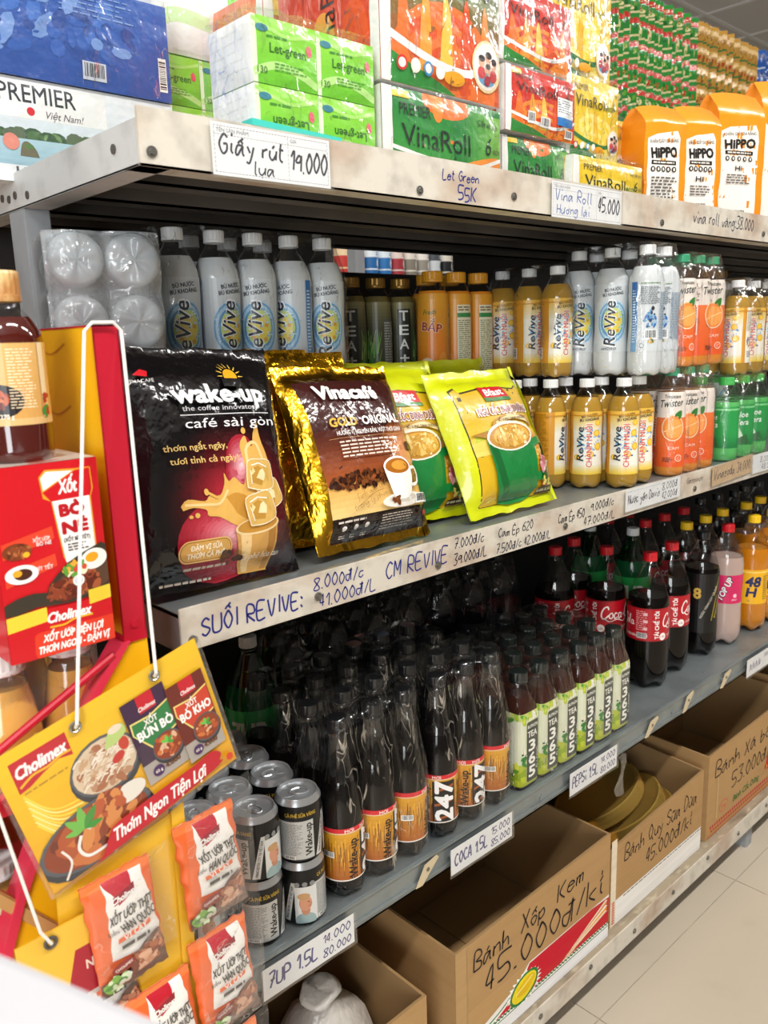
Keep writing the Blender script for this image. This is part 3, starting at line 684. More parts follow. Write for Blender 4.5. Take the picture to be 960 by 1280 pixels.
def lab_twister():
    p=Pr(23); T=.182; p.rect(-T/2,.02,T/2,.168,'#e9ddd2'); p.grad(-T/2,.02,T/2,.118,'#ea5a1c','#ee7a3a',10)
    for u in (-.045,.045):
        p.text('Twister',u-.004,.147,.017,'#f5efe6',w=.05,bold=.05,shear=.25,rot=.08); p.text('Twister',u-.004,.147,.0155,'#2a2a26',w=.047,bold=.02,shear=.25,rot=.08); p.text('Tropicana',u-.002,.160,.007,'#4a4a40',w=.032,bold=.02)
        p.ell(u,.098,.022,.026,'#f2d9b4'); p.ell(u,.098,.020,.024,'#f08a34'); p.ell(u+.002,.097,.016,.019,'#f4a552'); p.line([(u-.018,.09),(u+.018,.104)],.0012,'#f7d9a8')
        for a in (0,.8): p.ell(u+.010+.004*a,.126-.003*a,.009,.004,'#2f7a2a',.6+a,10)
        p.text('CAM',u+.002,.058,.006,'#f6d9c4',w=.02,bold=.02); p.ell(u+.012,.038,.007,.007,'#f6d9c4'); p.ell(u+.012,.038,.0055,.0055,'#ea5a1c'); p.text('C',u+.012,.038,.006,'#f6d9c4'); p.fine(u-.018,.03,u+.002,.04,3,'#3a2a1a',.5)
    p.bars(-.008,.06,.008,.12,vert=True,bg='#efe6dc'); p.fine(-.012,.126,.012,.16,9,'#6a5a4a')
    return p
PTW=[(0,.005),(.015,.002),(.024,.001),(.0278,.006),(.029,.018),(.029,.09),(.0278,.12),(.028,.15),(.027,.162),(.023,.176),(.016,.190),(.0128,.196),(.0128,.201)]
kind('orange_drink',PTW,.168,'liq_orange',(.0142,.199,.214,'cap_green'),[(lab_twister(),.02,.168,'print_label')])
def lab_aloe():
    p=Pr(24); T=.182; p.rect(-T/2,.03,T/2,.12,'#1f9a48'); p.grad(-T/2,.03,T/2,.06,'#0f7a3a','#1f9a48',5); p.rect(-T/2,.112,T/2,.116,'#7fd08a')
    for u in (-.05,.045):
        p.text('Aloe',u,.098,.013,'#eef6ea',w=.028,bold=.02,shear=.2,rot=.05); p.text('Vera',u+.002,.081,.013,'#eef6ea',w=.028,bold=.02,shear=.2,rot=.05)
        p.poly([(u-.018,.045),(u+.012,.035),(u-.004,.068)],'#d9ecd0'); p.poly([(u-.02,.035),(u+.02,.033),(u+.012,.055)],'#2f6a3a'); p.fine(u-.03,.07,u-.018,.1,8,'#bfe0bf')
    return p
kind('aloe_drink',[(0,.005),(.015,.002),(.025,.001),(.028,.006),(.029,.02),(.029,.125),(.0275,.135),(.02,.152),(.0155,.160),(.0145,.165),(.0145,.168)],.13,'liq_aloe',(.0165,.166,.182,'cap_lime'),[(lab_aloe(),.03,.12,'print_label')])
def lab_teaplus():
    p=Pr(25); T=.176; p.rect(-T/2,.012,T/2,.15,'#4a4a34'); p.grad(-T/2,.1,T/2,.15,'#4a4a34','#8a8458',8); p.rect(-.012,.02,.014,.138,'#26281f')
    for i,c in enumerate('TEA+'): p.text(c,0,.126-.026*i,.019,'#e6e8e2',w=.017,bold=.02)
    for i in range(26): a=p.rn.uniform(-.4,.5); x=.018+p.rn.random()*.022; y=.02+p.rn.random()*.05; p.line([(x,y),(x+.02*math.sin(a),y+.04)],[.0025,.0004],p.rn.choice(['#3f8a3a','#7fb84a','#2a6a34','#b9d07a']),.2)
    p.L+=1; p.rect(.05,.02,.075,.12,'#5a5e58'); p.fine(.051,.03,.074,.115,18,'#a9ada4'); p.text('Ô LONG',-.03,.08,.008,'#d9cf9a',w=.05,rot=PI/2); p.bars(-.075,.03,-.055,.06)
    return p
kind('oolong_tea',[(0,.004),(.018,.001),(.025,.002),(.0275,.01),(.028,.02),(.028,.11),(.0265,.135),(.0265,.15),(.0235,.162),(.018,.170),(.0168,.174),(.0168,.177)],.16,'liq_teaplus',(.0185,.1755,.193,'cap_gold'),[(lab_teaplus(),.012,.15,'print_label')])
def lab_juice(kindn):
    p=Pr(26+kindn); T=.184; p.grad(-T/2,.006,T/2,.165,'#d9781a','#e0a030',12)
    if kindn==0:
        p.ell(.006,.06,.018,.05,'#e8862a'); p.ell(-.012,.02,.02,.03,'#e9d3b0'); p.text('BẮP',-.002,.105,.017,'#f0c9a0',w=.04,bold=.05,rot=-.15); p.text('BẮP',-.002,.105,.0155,'#8a1f3a',w=.038,bold=.02,rot=-.15); p.text('Fresh',-.006,.132,.009,'#3a6a2a',w=.024,bold=.02,shear=.2); p.ell(.02,.03,.012,.03,'#ef9a3a')
    p.rect(.038,.01,.07,.145,'#e4dec2'); p.rect(.038,.122,.07,.13,'#3a8a4a'); p.fine(.04,.02,.068,.118,26,'#7a8a5a',.45); p.fine(.04,.133,.068,.143,2,'#7a6a3a',.5)
    p.rect(-.075,.01,-.045,.145,'#e4dec2'); p.rect(-.075,.122,-.045,.13,'#3a8a4a'); p.fine(-.073,.02,-.047,.118,26,'#7a8a5a',.45)
    return p
PJU=[(0,.004),(.018,.001),(.026,.001),(.0292,.008),(.0292,.12),(.028,.14),(.0285,.155),(.0275,.165),(.022,.178),(.0185,.183),(.018,.188)]
kind('corn_milk_drink',PJU,.17,'liq_orange',(.0195,.186,.205,'cap_orange'),[(lab_juice(0),.006,.165,'print_label')])
def lab_247():
    p=Pr(31); T=.1926; p.rect(-T/2,.030,T/2,.1105,'#d8232f'); p.grad(-T/2,.031,T/2,.104,'#a85a18','#e0a524',10)
    for i in range(170):
        x=p.rn.uniform(-T/2,T/2); y=p.rn.uniform(.033,.07); p.line([(x,y),(x+p.rn.uniform(-.002,.002),y+p.rn.uniform(.012,.034))],[.0003,.0009],p.rn.choice(['#3a1a08','#5a2c0c','#f2c24a','#6a320c']),.05)
    p.L=math.ceil(p.L)+1; p.rect(-T/2,.1025,T/2,.1037,'#f0d9c0'); p.rect(-T/2,.030,T/2,.0318,'#f3ece4')
    for u in (0,):
        p.text('Wake-up',u,.064,.0135,'#15100c',w=.058,bold=.03,rot=PI/2); 
        for i in range(3): p.rect(u-.004+.004*i,.0325,u-.002+.004*i,.036,'#15100c',0)
        p.L+=1
    p.poly([(.013,.032),(.013,.1),(.05,.1),(.05,.032)],'#14100f')
    for i in range(3): p.poly([(.016,.034+.024*i),(.047,.042+.024*i),(.047,.046+.024*i),(.016,.038+.024*i)],'#a3541c')
    p.text('247',.031,.067,.029,'#f4f4f4',w=.066,bold=.05,rot=PI/2,shear=.1); p.text('Wake-up',.058,.067,.008,'#2a1508',w=.05,bold=.03,rot=PI/2)
    p.text('MỚI',.02,.107,.005,'#ffe9e0',w=.013,bold=.03); p.text('MỚI',.07,.107,.005,'#ffe9e0',w=.013,bold=.03); p.text('MỚI',-.004,.107,.005,'#ffe9e0',w=.013,bold=.03)
    p.bars(-.044,.066,-.026,.075); p.fine(-.09,.05,-.06,.098,14,'#5a2c0c',.4)
    return p
P247=[(r*.958,z) for r,z in [(0,.008),(.014,.005),(.024,.002),(.0295,.006),(.0318,.016),(.032,.028),(.032,.112),(.0312,.128),(.028,.15),(.0215,.178),(.0165,.205),(.0145,.225),(.0138,.238),(.0155,.2395),(.0155,.2425),(.0138,.2435),(.0138,.246)]]
kind('energy_drink',P247,.172,'liq_cola',(.0148,.2465,.2635,'cap_black'),[(lab_247(),.030,.1105,'print_label')],petal=.008,n=40)
def lab_tea365():
    p=Pr(32); T=4*.054*.93
    w=.0255
    p.grad(-T/2,.008,T/2,.142,'#a9b52a','#c9cf7a',8); p.rect(-T/2,.05,T/2,.13,'#d9ddc4')
    p.blobs(0,.03,T/2,.022,60,['#b9c62f','#8fa82a','#d3da4a','#5f8f2a'],.005); p.blobs(0,.134,T/2,.009,40,['#c9d23a','#9fbf3a','#4f9a3a','#e6e8c9'],.004)
    for q in (-1,0,1,2):
        u=q*T/4
        def rr(x0,y0,x1,y1,c,r=.004): 
            o=[]
            for cx,cy,a in ((x1-r,y0+r,-90),(x1-r,y1-r,0),(x0+r,y1-r,90),(x0+r,y0+r,180)):
                for k in range(5): t=R(a+22.5*k); o.append((cx+r*math.cos(t),cy+r*math.sin(t)))
            p.poly(o,c)
        if q%2==0:
            rr(u-.0115,.013,u+.0215,.126,'#c3c79a'); rr(u-.0105,.014,u+.0205,.125,'#3a4038')
            p.text('BUPNON',u+.005,.116,.006,'#e6e8dc',w=.026,bold=.03); p.text('TEA',u+.004,.102,.0115,'#eceee4',w=.024,bold=.03)
            for i,c in enumerate('365'): p.text(c,u+.003,.081-.0242*i,.0205,'#f0f2ea',w=.0165,bold=.045)
            p.text('Ô LONG',u+.0172,.052,.006,'#d9dcc9',w=.04,bold=.02,rot=PI/2)
            p.blobs(u-.017,.06,.003,.02,10,['#3f8a3a','#2a6a2a','#e9e4d4'],.003); p.text('B',u+.008,.134,.012,'#f4f4ee',bold=.06)
        else:
            rr(u-.012,.03,u+.012,.118,'#e6e8dc'); p.fine(u-.010,.04,u+.010,.112,22,'#6a7050',.45)
    return p
kind('green_tea',[(0,.004),(.02,.001),(.0245,.003),(.0262,.01),(.0268,.02),(.0268,.125),(.0265,.135),(.0245,.15),(.0195,.172),(.0158,.184),(.0150,.188),(.0150,.191)],.168,'liq_tea',(.0165,.190,.209,'cap_dark'),[(lab_tea365(),.008,.142,'print_label')],sq=6,sqtop=.152,n=48)
def lab_coke():
    p=Pr(33); T=.283; p.rect(-T/2,.111,T/2,.185,'#b30f20')
    p.rect(-T/2,.183,T/2,.185,'#8a0c18'); p.rect(-T/2,.111,T/2,.113,'#8a0c18')
    def coca(u,y,h):      # white script lettering with a swash
        s=h; q=lambda *a:[(u+x*s,y+z*s) for x,z in a]
        W='#f6f2ee'
        for pts,w in ((((.60,.62),(.52,.84),(.28,.74),(.08,.35),(.10,-.02),(.32,-.08),(.62,.2)),.1),(((.80,.36),(.66,.22),(.68,-.02),(.84,-.04),(.94,.16),(.86,.36),(.78,.34)),.08),
                      (((1.30,.30),(1.14,.36),(1.04,.14),(1.10,-.06),(1.3,.04)),.08),(((1.64,.32),(1.46,.32),(1.40,.02),(1.52,-.06),(1.66,.12),(1.68,.34),(1.64,.0),(1.76,0)),.08),
                      (((1.84,.16),(2.0,.18)),.07),(((2.66,.62),(2.5,.86),(2.26,.7),(2.1,.3),(2.14,-.02),(2.36,-.08),(2.62,.16)),.1),(((2.82,.36),(2.70,.2),(2.72,-.02),(2.86,-.04),(2.96,.16),(2.88,.36),(2.8,.34)),.08),
                      (((3.06,.1),(3.2,.7),(3.14,.86),(3.06,.6),(3.06,.04),(3.2,0)),.07),(((3.54,.32),(3.36,.32),(3.30,.02),(3.42,-.06),(3.56,.12),(3.58,.34),(3.54,0),(3.7,.02)),.08),
                      (((.32,-.08),(.7,-.3),(1.3,-.14),(1.9,-.36),(2.3,-.2)),.07)):
            p.curve(q(*pts),w*s,W,.02)
        p.L=math.ceil(p.L)+1
    coca(-.1395,.146,.0235); coca(.012,.146,.030)
    p.text('HƯƠNG VỊ NGUYÊN BẢN',-.082,.122,.0055,'#f6dcd8',w=.07,bold=.02); p.text('HƯƠNG VỊ NGUYÊN BẢN',.062,.122,.0055,'#f6dcd8',w=.07,bold=.02)
    p.text('TÁI CHẾ TÔI',-.002,.148,.0095,'#f6f2ee',w=.062,bold=.04,rot=PI/2); p.ell(.013,.121,.0085,.0085,'#f4eeea'); p.text('1.5L',.013,.121,.004,'#b30f20',w=.011,bold=.03)
    p.fine(-.032,.115,-.022,.18,4,'#e9b9b9',.4); p.bars(-.046,.117,-.024,.13,bg='#c9c4c4'); p.fine(-.048,.134,-.022,.180,10,'#e0a0a4',.4)
    return p
PCK=[(0,.014),(.014,.010),(.028,.002),(.037,.002),(.0425,.014),(.0452,.035),(.0455,.09),(.0442,.106),(.0440,.19),(.0415,.206),(.033,.232),(.022,.257),(.0160,.270),(.0138,.274),(.0160,.2755),(.0160,.2785),(.0138,.2795),(.0138,.282)]
kind('cola',PCK,.206,'liq_cola',(.0150,.2815,.2995,'cap_red'),[(lab_coke(),.111,.185,'print_label')],petal=.014,n=40)
p=Pr(34); T=.283
kind('cola_low',PCK,.196,'liq_dark',(.0150,.2815,.2995,'cap_black'),[],petal=.014)
kind('lime_soda',PCK,.222,'liq_dkgreen',(.0150,.2815,.2995,'cap_white'),[(Pr(35).rect(-.1415,.111,.1415,.185,'#22ac4e').text('7UP',0,.148,.035,'#e9f2e6',w=.06,bold=.04),.111,.185,'print_label')],clearm='pet_green',petal=.014)
def lab_black():
    p=Pr(36); T=.283; p.rect(-T/2,.06,T/2,.205,'#0d0c0d')
    for u in (-.06,.05):
        p.text('8',u-.012,.158,.026,'#c9a54a',w=.016,bold=.05); p.text('NƯỚC TĂNG LỰC CÀ PHÊ',u+.016,.135,.005,'#d9d4c4',w=.085,rot=1.1,bold=.02); p.line([(u+.024,.09),(u+.038,.15),(u+.030,.152),(u+.044,.195)],.0014,'#d9c23a'); p.text('POWER',u+.042,.12,.006,'#c9b02a',w=.05,rot=1.25,bold=.02)
    return p
PBK=[(0,.012),(.014,.008),(.026,.002),(.033,.002),(.0385,.014),(.040,.035),(.040,.06),(.039,.09),(.0385,.13),(.040,.17),(.040,.205),(.037,.225),(.028,.248),(.020,.262),(.0155,.270),(.0138,.274),(.0138,.282)]
kind('coffee_energy',PBK,.215,'liq_cola',(.0150,.2815,.2995,'cap_black'),[(lab_black(),.06,.205,'print_label')],petal=.012)
def lab_topup():
    p=Pr(37); T=.251; p.rect(-T/2,.108,T/2,.18,'#d3245f')
    for u in (-.05,.055):
        p.text('TOP UP',u-.004,.145,.0165,'#141216',w=.066,bold=.09,shear=.15,rot=1.15); p.text('TOP UP',u-.004,.145,.015,'#f6f2f4',w=.062,bold=.04,shear=.15,rot=1.15); p.ell(u+.022,.128,.005,.005,'#f0c9d6'); p.fine(u+.014,.115,u+.03,.12,2,'#f0c9d6'); p.fine(u-.04,.12,u-.024,.17,9,'#f0a9c0')
    return p
kind('pink_drink',PBK,.222,'liq_pink',(.0150,.2815,.2995,'cap_red'),[(lab_topup(),.108,.18,'print_label')],petal=.012)
def lab_48():
    p=Pr(38); T=.251; p.rect(-T/2,.075,T/2,.165,'#efb51f'); p.rect(-T/2,.157,T/2,.160,'#f7dc7a')
    for u in (-.06,.02): p.text('48',u,.134,.026,'#1c2a5a',w=.036,bold=.06,shear=.15); p.text('H',u-.004,.106,.024,'#1c2a5a',w=.022,bold=.06,shear=.15); p.fine(u+.026,.085,u+.044,.15,12,'#7a5a10',.45); p.text('1L',u-.01,.084,.006,'#1c2a5a')
    return p
kind('amber_drink',PBK,.218,'liq_amber',(.0150,.2815,.2995,'cap_yellow'),[(lab_48(),.075,.165,'print_label')],petal=.012)
kind('brown_drink',PBK,.19,'liq_tea',(.0150,.2815,.2995,'cap_yellow'),[(lab_48(),.075,.165,'print_label')],petal=.012)
kind('dark_soda',PBK,.226,'liq_dark',(.0150,.2815,.2995,'cap_black'),[(Pr(39).rect(-.1257,.10,.1257,.17,'#14161c').fine(-.1,.11,.1,.16,6,'#2c3140'),.10,.17,'print_label')],petal=.012)
# ---- middle shelf
ZB=1.071
def middle():
    # six bottles lying in a film block, bases to the aisle
    g='clear bottles lying on their sides in film'
    rb=.0318; U=(-.0322,.0322); zs=[1.1045+.0708*k for k in range(6)]; LN=.150
    names=('lowest','second','third','fourth','fifth','top')
    kind('big_water',[(r*rb/.0311,z*.64) for r,z in PREV],.126,'liq_clear',(.0147,.139,.150,'cap_white'),[],petal=.006)
    turn=R(-16); ca,sa=math.cos(turn),math.sin(turn); ox,oy=.028,.150
    for i,u in enumerate(U):
        for j,z in enumerate(zs):
            put('big_water',ox+u*ca,oy+u*sa,z,0,f'clear water bottle lying base-out, {names[j]} of the {"post-side" if i==0 else "inner"} column','bottle',g,tilt=(Matrix.Rotation(turn,4,'Z')@Matrix.Rotation(R(-90),4,'X')@Matrix.Rotation(R(20*j+30*i),4,'Z')).to_euler())
    v=[];f=[]; nx,nz=30,60; x0,x1=U[0]-rb-.002,U[1]+rb+.002; z0,z1=zs[0]-rb+.0005,zs[-1]+rb+.002
    for i in range(nx+1):
        for j in range(nz+1):
            x=x0+(x1-x0)*i/nx; z=z0+(z1-z0)*j/nz; e=min(i,nx-i,6)/6; h=min(j,nz-j,6)/6; d=min(math.hypot(x-a,z-b) for a in U for b in zs)
            c=math.sqrt(max(0,1-(1-e)**2))*math.sqrt(max(0,1-(1-h)**2))
            v.append((x,-.0065-.004*max(0,1-d/rb)+.016*max(0,(d-rb*.85)/.02)+noise.noise(Vector((x*50,z*50,3)))*.002+.02*(1-c),z))
    N=nz+1; f=[(i*N+j,(i+1)*N+j,(i+1)*N+j+1,i*N+j+1) for i in range(nx) for j in range(nz)]
    b=len(v); ring=[i*N for i in range(nx+1)]+[nx*N+j for j in range(1,nz+1)]+[i*N+nz for i in range(nx-1,-1,-1)]+[j for j in range(nz-1,0,-1)]
    for k in ring: x,y,z=v[k]; v.append((x,LN+.006+noise.noise(Vector((x*40,1,z*40)))*.003,z))
    n=len(ring)
    for k in range(n): f.append((ring[k],ring[(k+1)%n],b+(k+1)%n,b+k))
    o=link('shrink_film',mesh('shrink_film',v,f,ms('film_fog'),None,True)); o.location=(ox,oy,0); o.rotation_euler=(0,0,turn); tag(o,'foggy plastic film round the clear bottles lying by the post','plastic film','plastic films round bottle blocks')
    # standing block of clear sports water, two bottles high, left half of the shelf
    g='clear sports water bottles in the left block'
    base=ZB+.208
    X=[.168,.232,.296,.360,.424]
    for i,x in enumerate(X):
        for r,y in enumerate((.245,.312)):
            if r==1 and i==4: continue
            put('sports_water',x,y,base,aisle(x,y,(-12,-30,4,38,0)[i] if r==0 else 90),f'clear sports water bottle, {ORD[i]} from the post in the {"front" if r==0 else "rear"} upper row','bottle',g)
            if r==0 or i>2: put('lemon_drink',x,y,ZB,aisle(x,y,60),f'lemon drink bottle hidden low behind the coffee bags, {ORD[i]} from the post, {"front" if r==0 else "rear"} row','bottle',g+' underneath')
    hullwrap('shrink_film',[(x,y) for x in X for y in (.245,.312)],[(.0325,base+.004),(.0332,base+.02),(.0335,base+.165),(.030,base+.19),(.021,base+.212),(.0160,base+.233)],'film','clear plastic film round the left block of sports water bottles','plastic films round bottle blocks',seed=3)
    g='oolong tea bottles'
    for i,x in enumerate((.58,.643,.706)):
        put('oolong_tea',x,.365,ZB+.203,aisle(x,.365,(0,75,-12)[i]),f'oolong tea bottle with gold cap, {ORD[i]} from the sports water block','bottle',g)
        put('lemon_drink',x,.365,ZB,0,f'drink bottle supporting the oolong tea, {ORD[i]} of three','bottle',g+' underneath')
    g='orange corn drink bottles'
    for i,(x,y,a) in enumerate(((.726,.30,0),(.790,.30,70),(.854,.30,70),(.78,.368,90),(.845,.368,90))):
        put('corn_milk_drink',x,y,ZB+.2005,aisle(x,y,a),f'orange sleeve drink bottle, {ORD[i]} {"of the front row" if i<3 else "counting on into the rear row"}','bottle',g)
        if i<3: put('lemon_drink',x,y,ZB,0,f'drink bottle under the orange sleeve bottles, {ORD[i]} of three','bottle',g+' underneath')
    # yellow lemon drinks: upper column
    g='lemon drink bottles in the upper left column'
    for i,y in enumerate((.15,.215,.28)):
        for k,x in enumerate((.905,)):
            put('lemon_drink',x,y,ZB+.2055,aisle(x,y,(-28,-38,0)[i] if k==0 else 60),f'yellow lemon drink bottle on the upper layer, {ORD[2-i]} from the orange bottles','bottle',g)
    hullwrap('shrink_film',[(.905,y) for y in (.15,.215,.28)],[(.031,ZB+.208),(.0318,ZB+.23),(.0318,ZB+.355),(.026,ZB+.375),(.0155,ZB+.4095)],'film','clear film round the upper lemon drink block behind the cereal bags','plastic films round bottle blocks',seed=5)
    # lower lemon drinks
    g='lemon drink bottles in the lower block'
    low=[(.955,.035,-8),(1.018,.042,-14),(.915,.088,-5),(.978,.098,40),(.875,.141,-75),(.938,.152,60),(.835,.195,-70),(.898,.206,20)]
    for i,(x,y,a) in enumerate(low):
        put('lemon_drink',x,y,ZB,aisle(x,y,a),f'yellow lemon drink bottle on the shelf board, {ORD[i]} back from the aisle','bottle',g)
    # clear sports water stacked on them, nearest the aisle
    g='clear sports water bottles in the right block'
    up=[(1.0,.022,132),(1.065,.026,150),(.99,.088,2),(1.056,.092,60),(.98,.154,-6),(1.046,.158,60)]
    for i,(x,y,a) in enumerate(up):
        put('sports_water',x,y,ZB+.2055,aisle(x,y,a),f'clear sports water bottle standing on lemon drinks, {ORD[i//2]} row from the aisle, {"left" if i%2==0 else "right"} one','bottle',g)
    hullwrap('shrink_film',[q[:2] for q in up],[(.0325,ZB+.207),(.0332,ZB+.225),(.0335,ZB+.37),(.030,ZB+.395),(.021,ZB+.418),(.0160,ZB+.439)],'film','clear film round the sports water block standing on lemon drinks','plastic films round bottle blocks',seed=8)
    # orange drinks
    g='orange drink bottles'
    for lev in (0,1):
        for i in range(3):
            for r,y in enumerate((.033,.093)):
                x=1.128+.061*i+(.022 if lev else 0); put('orange_drink',x,y,ZB+.2155*lev,aisle(x,y,(78,72,104)[i] if lev==0 else (62,8,76)[i]),f'orange drink bottle with green cap, {"upper" if lev else "lower"} {ORD[i]} in its {"front" if r==0 else "rear"} row','bottle',g)
    for lev in (0,1):
        hullwrap('shrink_film',[(1.128+.061*i+(.022 if lev else 0),y) for i in range(3) for y in (.033,.093)],[(.03,ZB+.2155*lev+.003),(.0302,ZB+.2155*lev+.02),(.0302,ZB+.2155*lev+.16),(.024,ZB+.2155*lev+.18),(.0155,ZB+.2155*lev+.2145)],'film',f'clear film round the {"upper" if lev else "lower"} orange drink block','plastic films round bottle blocks',seed=11+lev)
    # aloe drinks below, lemon drinks above at the right edge
    g='green aloe drink bottles'
    for i in range(3):
        for r,y in enumerate((.035,.097)):
            x=1.372+.075*i; put('aloe_drink',x,y,ZB,aisle(x,y,(-40,82,88)[i]),f'green aloe drink bottle with lime cap, {ORD[i]} in the {"front" if r==0 else "rear"} row','bottle',g)
    g='lemon drink bottles at the right edge'
    for i in range(3):
        for r,y in enumerate((.04,.103)):
            x=1.412+.078*i; put('lemon_drink',x,y,ZB+.184,aisle(x,y,(42,0,-10)[i] if r==0 else 80),f'yellow lemon drink bottle standing on aloe drinks, {ORD[i]} in the {"front" if r==0 else "rear"} row','bottle',g)
    hullwrap('shrink_film',[(1.412+.078*i,y) for i in range(3) for y in (.04,.103)],[(.031,ZB+.187),(.0318,ZB+.2),(.0318,ZB+.335),(.026,ZB+.355),(.0155,ZB+.389)],'film','clear film round the lemon drink block standing on aloe drinks','plastic films round bottle blocks',seed=14)
    hullwrap('shrink_film',[(1.372+.075*i,y) for i in range(3) for y in (.035,.097)],[(.03,ZB+.003),(.0302,ZB+.02),(.0302,ZB+.13),(.024,ZB+.15),(.0178,ZB+.183)],'film','clear film round the green aloe drink block','plastic films round bottle blocks',seed=15)
    g='oolong tea bottles at the right edge'
    for i,x in enumerate((1.62,1.70)):
        put('oolong_tea',x,.22,ZB+.236,aisle(x,.22,0),f'gold-capped oolong tea bottle at the back right, {ORD[i]} of two','bottle',g)
        put('sports_water',x,.22,ZB,0,f'clear bottle under the gold-capped tea at the back right, {ORD[i]} of two','bottle',g+' underneath')
middle()
# ---- lower shelf
ZC=.590
def lower():
    g='energy drink bottles in film'
    turn={0:-26,1:-30,2:-66,3:42,4:4,5:-64}
    for b,X in enumerate(((.243,.307,.371),(.441,.505,.569))):
        for i,x in enumerate(X):
            for r in range(4):
                y=.034+.0645*r; put('energy_drink',x,y,ZC,aisle(x,y,turn[b*3+i]) if r==0 else aisle(x,y,40*r+30*i),f'black-capped energy drink bottle, row {ORD[r]} from the aisle, {ORD[i]} in the {"can-side" if b==0 else "tea-side"} block','bottle',g)
        for h in (0,1):
            pts=[(x,.034+.0645*r) for x in X for r in (2*h,2*h+1)]
            hullwrap('shrink_film',pts,[(.0325,ZC+.004),(.0335,ZC+.03),(.0335,ZC+.112),(.0325,ZC+.13),(.0295,ZC+.155),(.0235,ZC+.185),(.0185,ZC+.215),(.0165,ZC+.245),(.0158,ZC+.2645)],'film_dark',f'clear shrink film round the {"front" if h==0 else "rear"} {"can-side" if b==0 else "tea-side"} energy drink bottles','plastic films round bottle blocks',sag=.014,seed=20+b*3+h)
    g='green tea bottles in film'
    X=[.640+.0592*i for i in range(6)]
    for i,x in enumerate(X):
        for r in range(4):
            y=.032+.058*r; put('green_tea',x,y,ZC,0,f'square green tea bottle, row {ORD[r]} from the aisle, {ORD[i]} from the energy drinks','bottle',g)
    for b in (0,1):
        hullwrap('shrink_film',[(x,.032+.058*r) for x in X[3*b:3*b+3] for r in range(4)],[(.0282,ZC+.003),(.0286,ZC+.02),(.0286,ZC+.135),(.0265,ZC+.152),(.0208,ZC+.176),(.0178,ZC+.2),(.0172,ZC+.21)],'film_dark',f'clear shrink film round the {"left" if b==0 else "right"} half of the green tea bottles','plastic films round bottle blocks',sag=.012,seed=30+b)
    g='big soda bottles'
    L=[('cola',1.175,.092,-28,'red-capped cola bottle nearest the green tea, front row'),('cola',1.287,.102,-20,'red-capped cola bottle beside the black coffee drink, front row'),('cola',1.160,.190,28,'red-capped cola bottle showing white script, second row behind the green tea'),
       ('cola',1.085,.275,-10,'red-capped cola bottle at the back left of the colas'),('cola',1.180,.290,30,'red-capped cola bottle between the back-left cola and the green soda'),
       ('lime_soda',1.355,.240,0,'dark green lime soda bottle with white cap, nearer one'),('lime_soda',1.330,.345,40,'dark green lime soda bottle with white cap, rear one'),
       ('cola',1.452,.262,60,'red-capped cola bottle right behind the nearer green soda'),('cola',1.548,.262,60,'red-capped cola bottle behind the black coffee drink'),('cola',1.650,.262,60,'red-capped cola bottle behind the pink drink'),
       ('cola',1.432,.357,60,'red-capped cola bottle deep in the back row beside the rear green soda'),('cola',1.528,.357,60,'red-capped cola bottle in the back row, second from the green soda'),
       ('coffee_energy',1.425,.095,66,'tall black coffee energy drink bottle with black cap'),('pink_drink',1.532,.085,74,'pink drink bottle with magenta label and red cap'),('amber_drink',1.668,.080,18,'amber drink bottle with yellow label and yellow cap, nearest the aisle'),
       ('brown_drink',1.492,.172,0,'yellow-capped brown drink bottle behind the black coffee drink'),('brown_drink',1.592,.172,0,'yellow-capped brown drink bottle behind the pink drink'),('brown_drink',1.695,.176,0,'yellow-capped brown drink bottle behind the amber drink'),
       ('amber_drink',1.815,.166,0,'yellow-capped amber drink bottle near the right edge, second row'),('amber_drink',1.768,.075,10,'amber drink bottle with yellow label, front row at the right edge'),('amber_drink',1.915,.17,0,'yellow-capped amber drink bottle farthest right in the second row'),
       ('dark_soda',1.80,.29,0,'small black cap dark soda bottle at the back right, first of three'),('dark_soda',1.885,.28,0,'small black cap dark soda bottle at the back right, second of three'),('dark_soda',1.96,.265,0,'small black cap dark soda bottle at the back right, third of three'),
       ('dark_soda',2.06,.28,0,'dark soda bottle at the far back right, fourth of its line'),('dark_soda',2.16,.28,0,'dark soda bottle at the far back right, fifth of its line'),('amber_drink',2.02,.17,0,'amber drink bottle beyond the right edge in the second row'),('lime_soda',.085,.345,20,'dark green lime soda bottle beside the end post'),('lime_soda',.285,.312,10,'green lime soda bottle behind the drink cans, bright green label')]
    for k,x,y,a,l in L: put(k,x,y,ZC,aisle(x,y,a),l,'bottle',g)
    g='dark soda bottles behind the film packs'
    for i in range(7):
        for r,y in enumerate((.345,.43)):
            x=.39+.0955*i+(.02 if r else 0)
            if r==0 and x>1.03: continue
            put('dark_soda',x,y,ZC,aisle(x,y,30*i),f'dark soda bottle behind the film packs, {ORD[i]} from the green sodas, {"nearer" if r==0 else "rear"} row','bottle',g)
    for a,b in ((0,4),(4,7)):
        hullwrap('shrink_film',[(.39+.0955*i,.345) for i in range(a,b) if .39+.0955*i<1.03]+[(.41+.0955*i,.43) for i in range(a,b)],[(.041,ZC+.01),(.0415,ZC+.03),(.0415,ZC+.2),(.038,ZC+.225),(.029,ZC+.25),(.0165,ZC+.3)],'film_dark',f'clear film round the {"left" if a==0 else "right"} block of big dark sodas','plastic films round bottle blocks',sag=.02,seed=40+a)
lower()
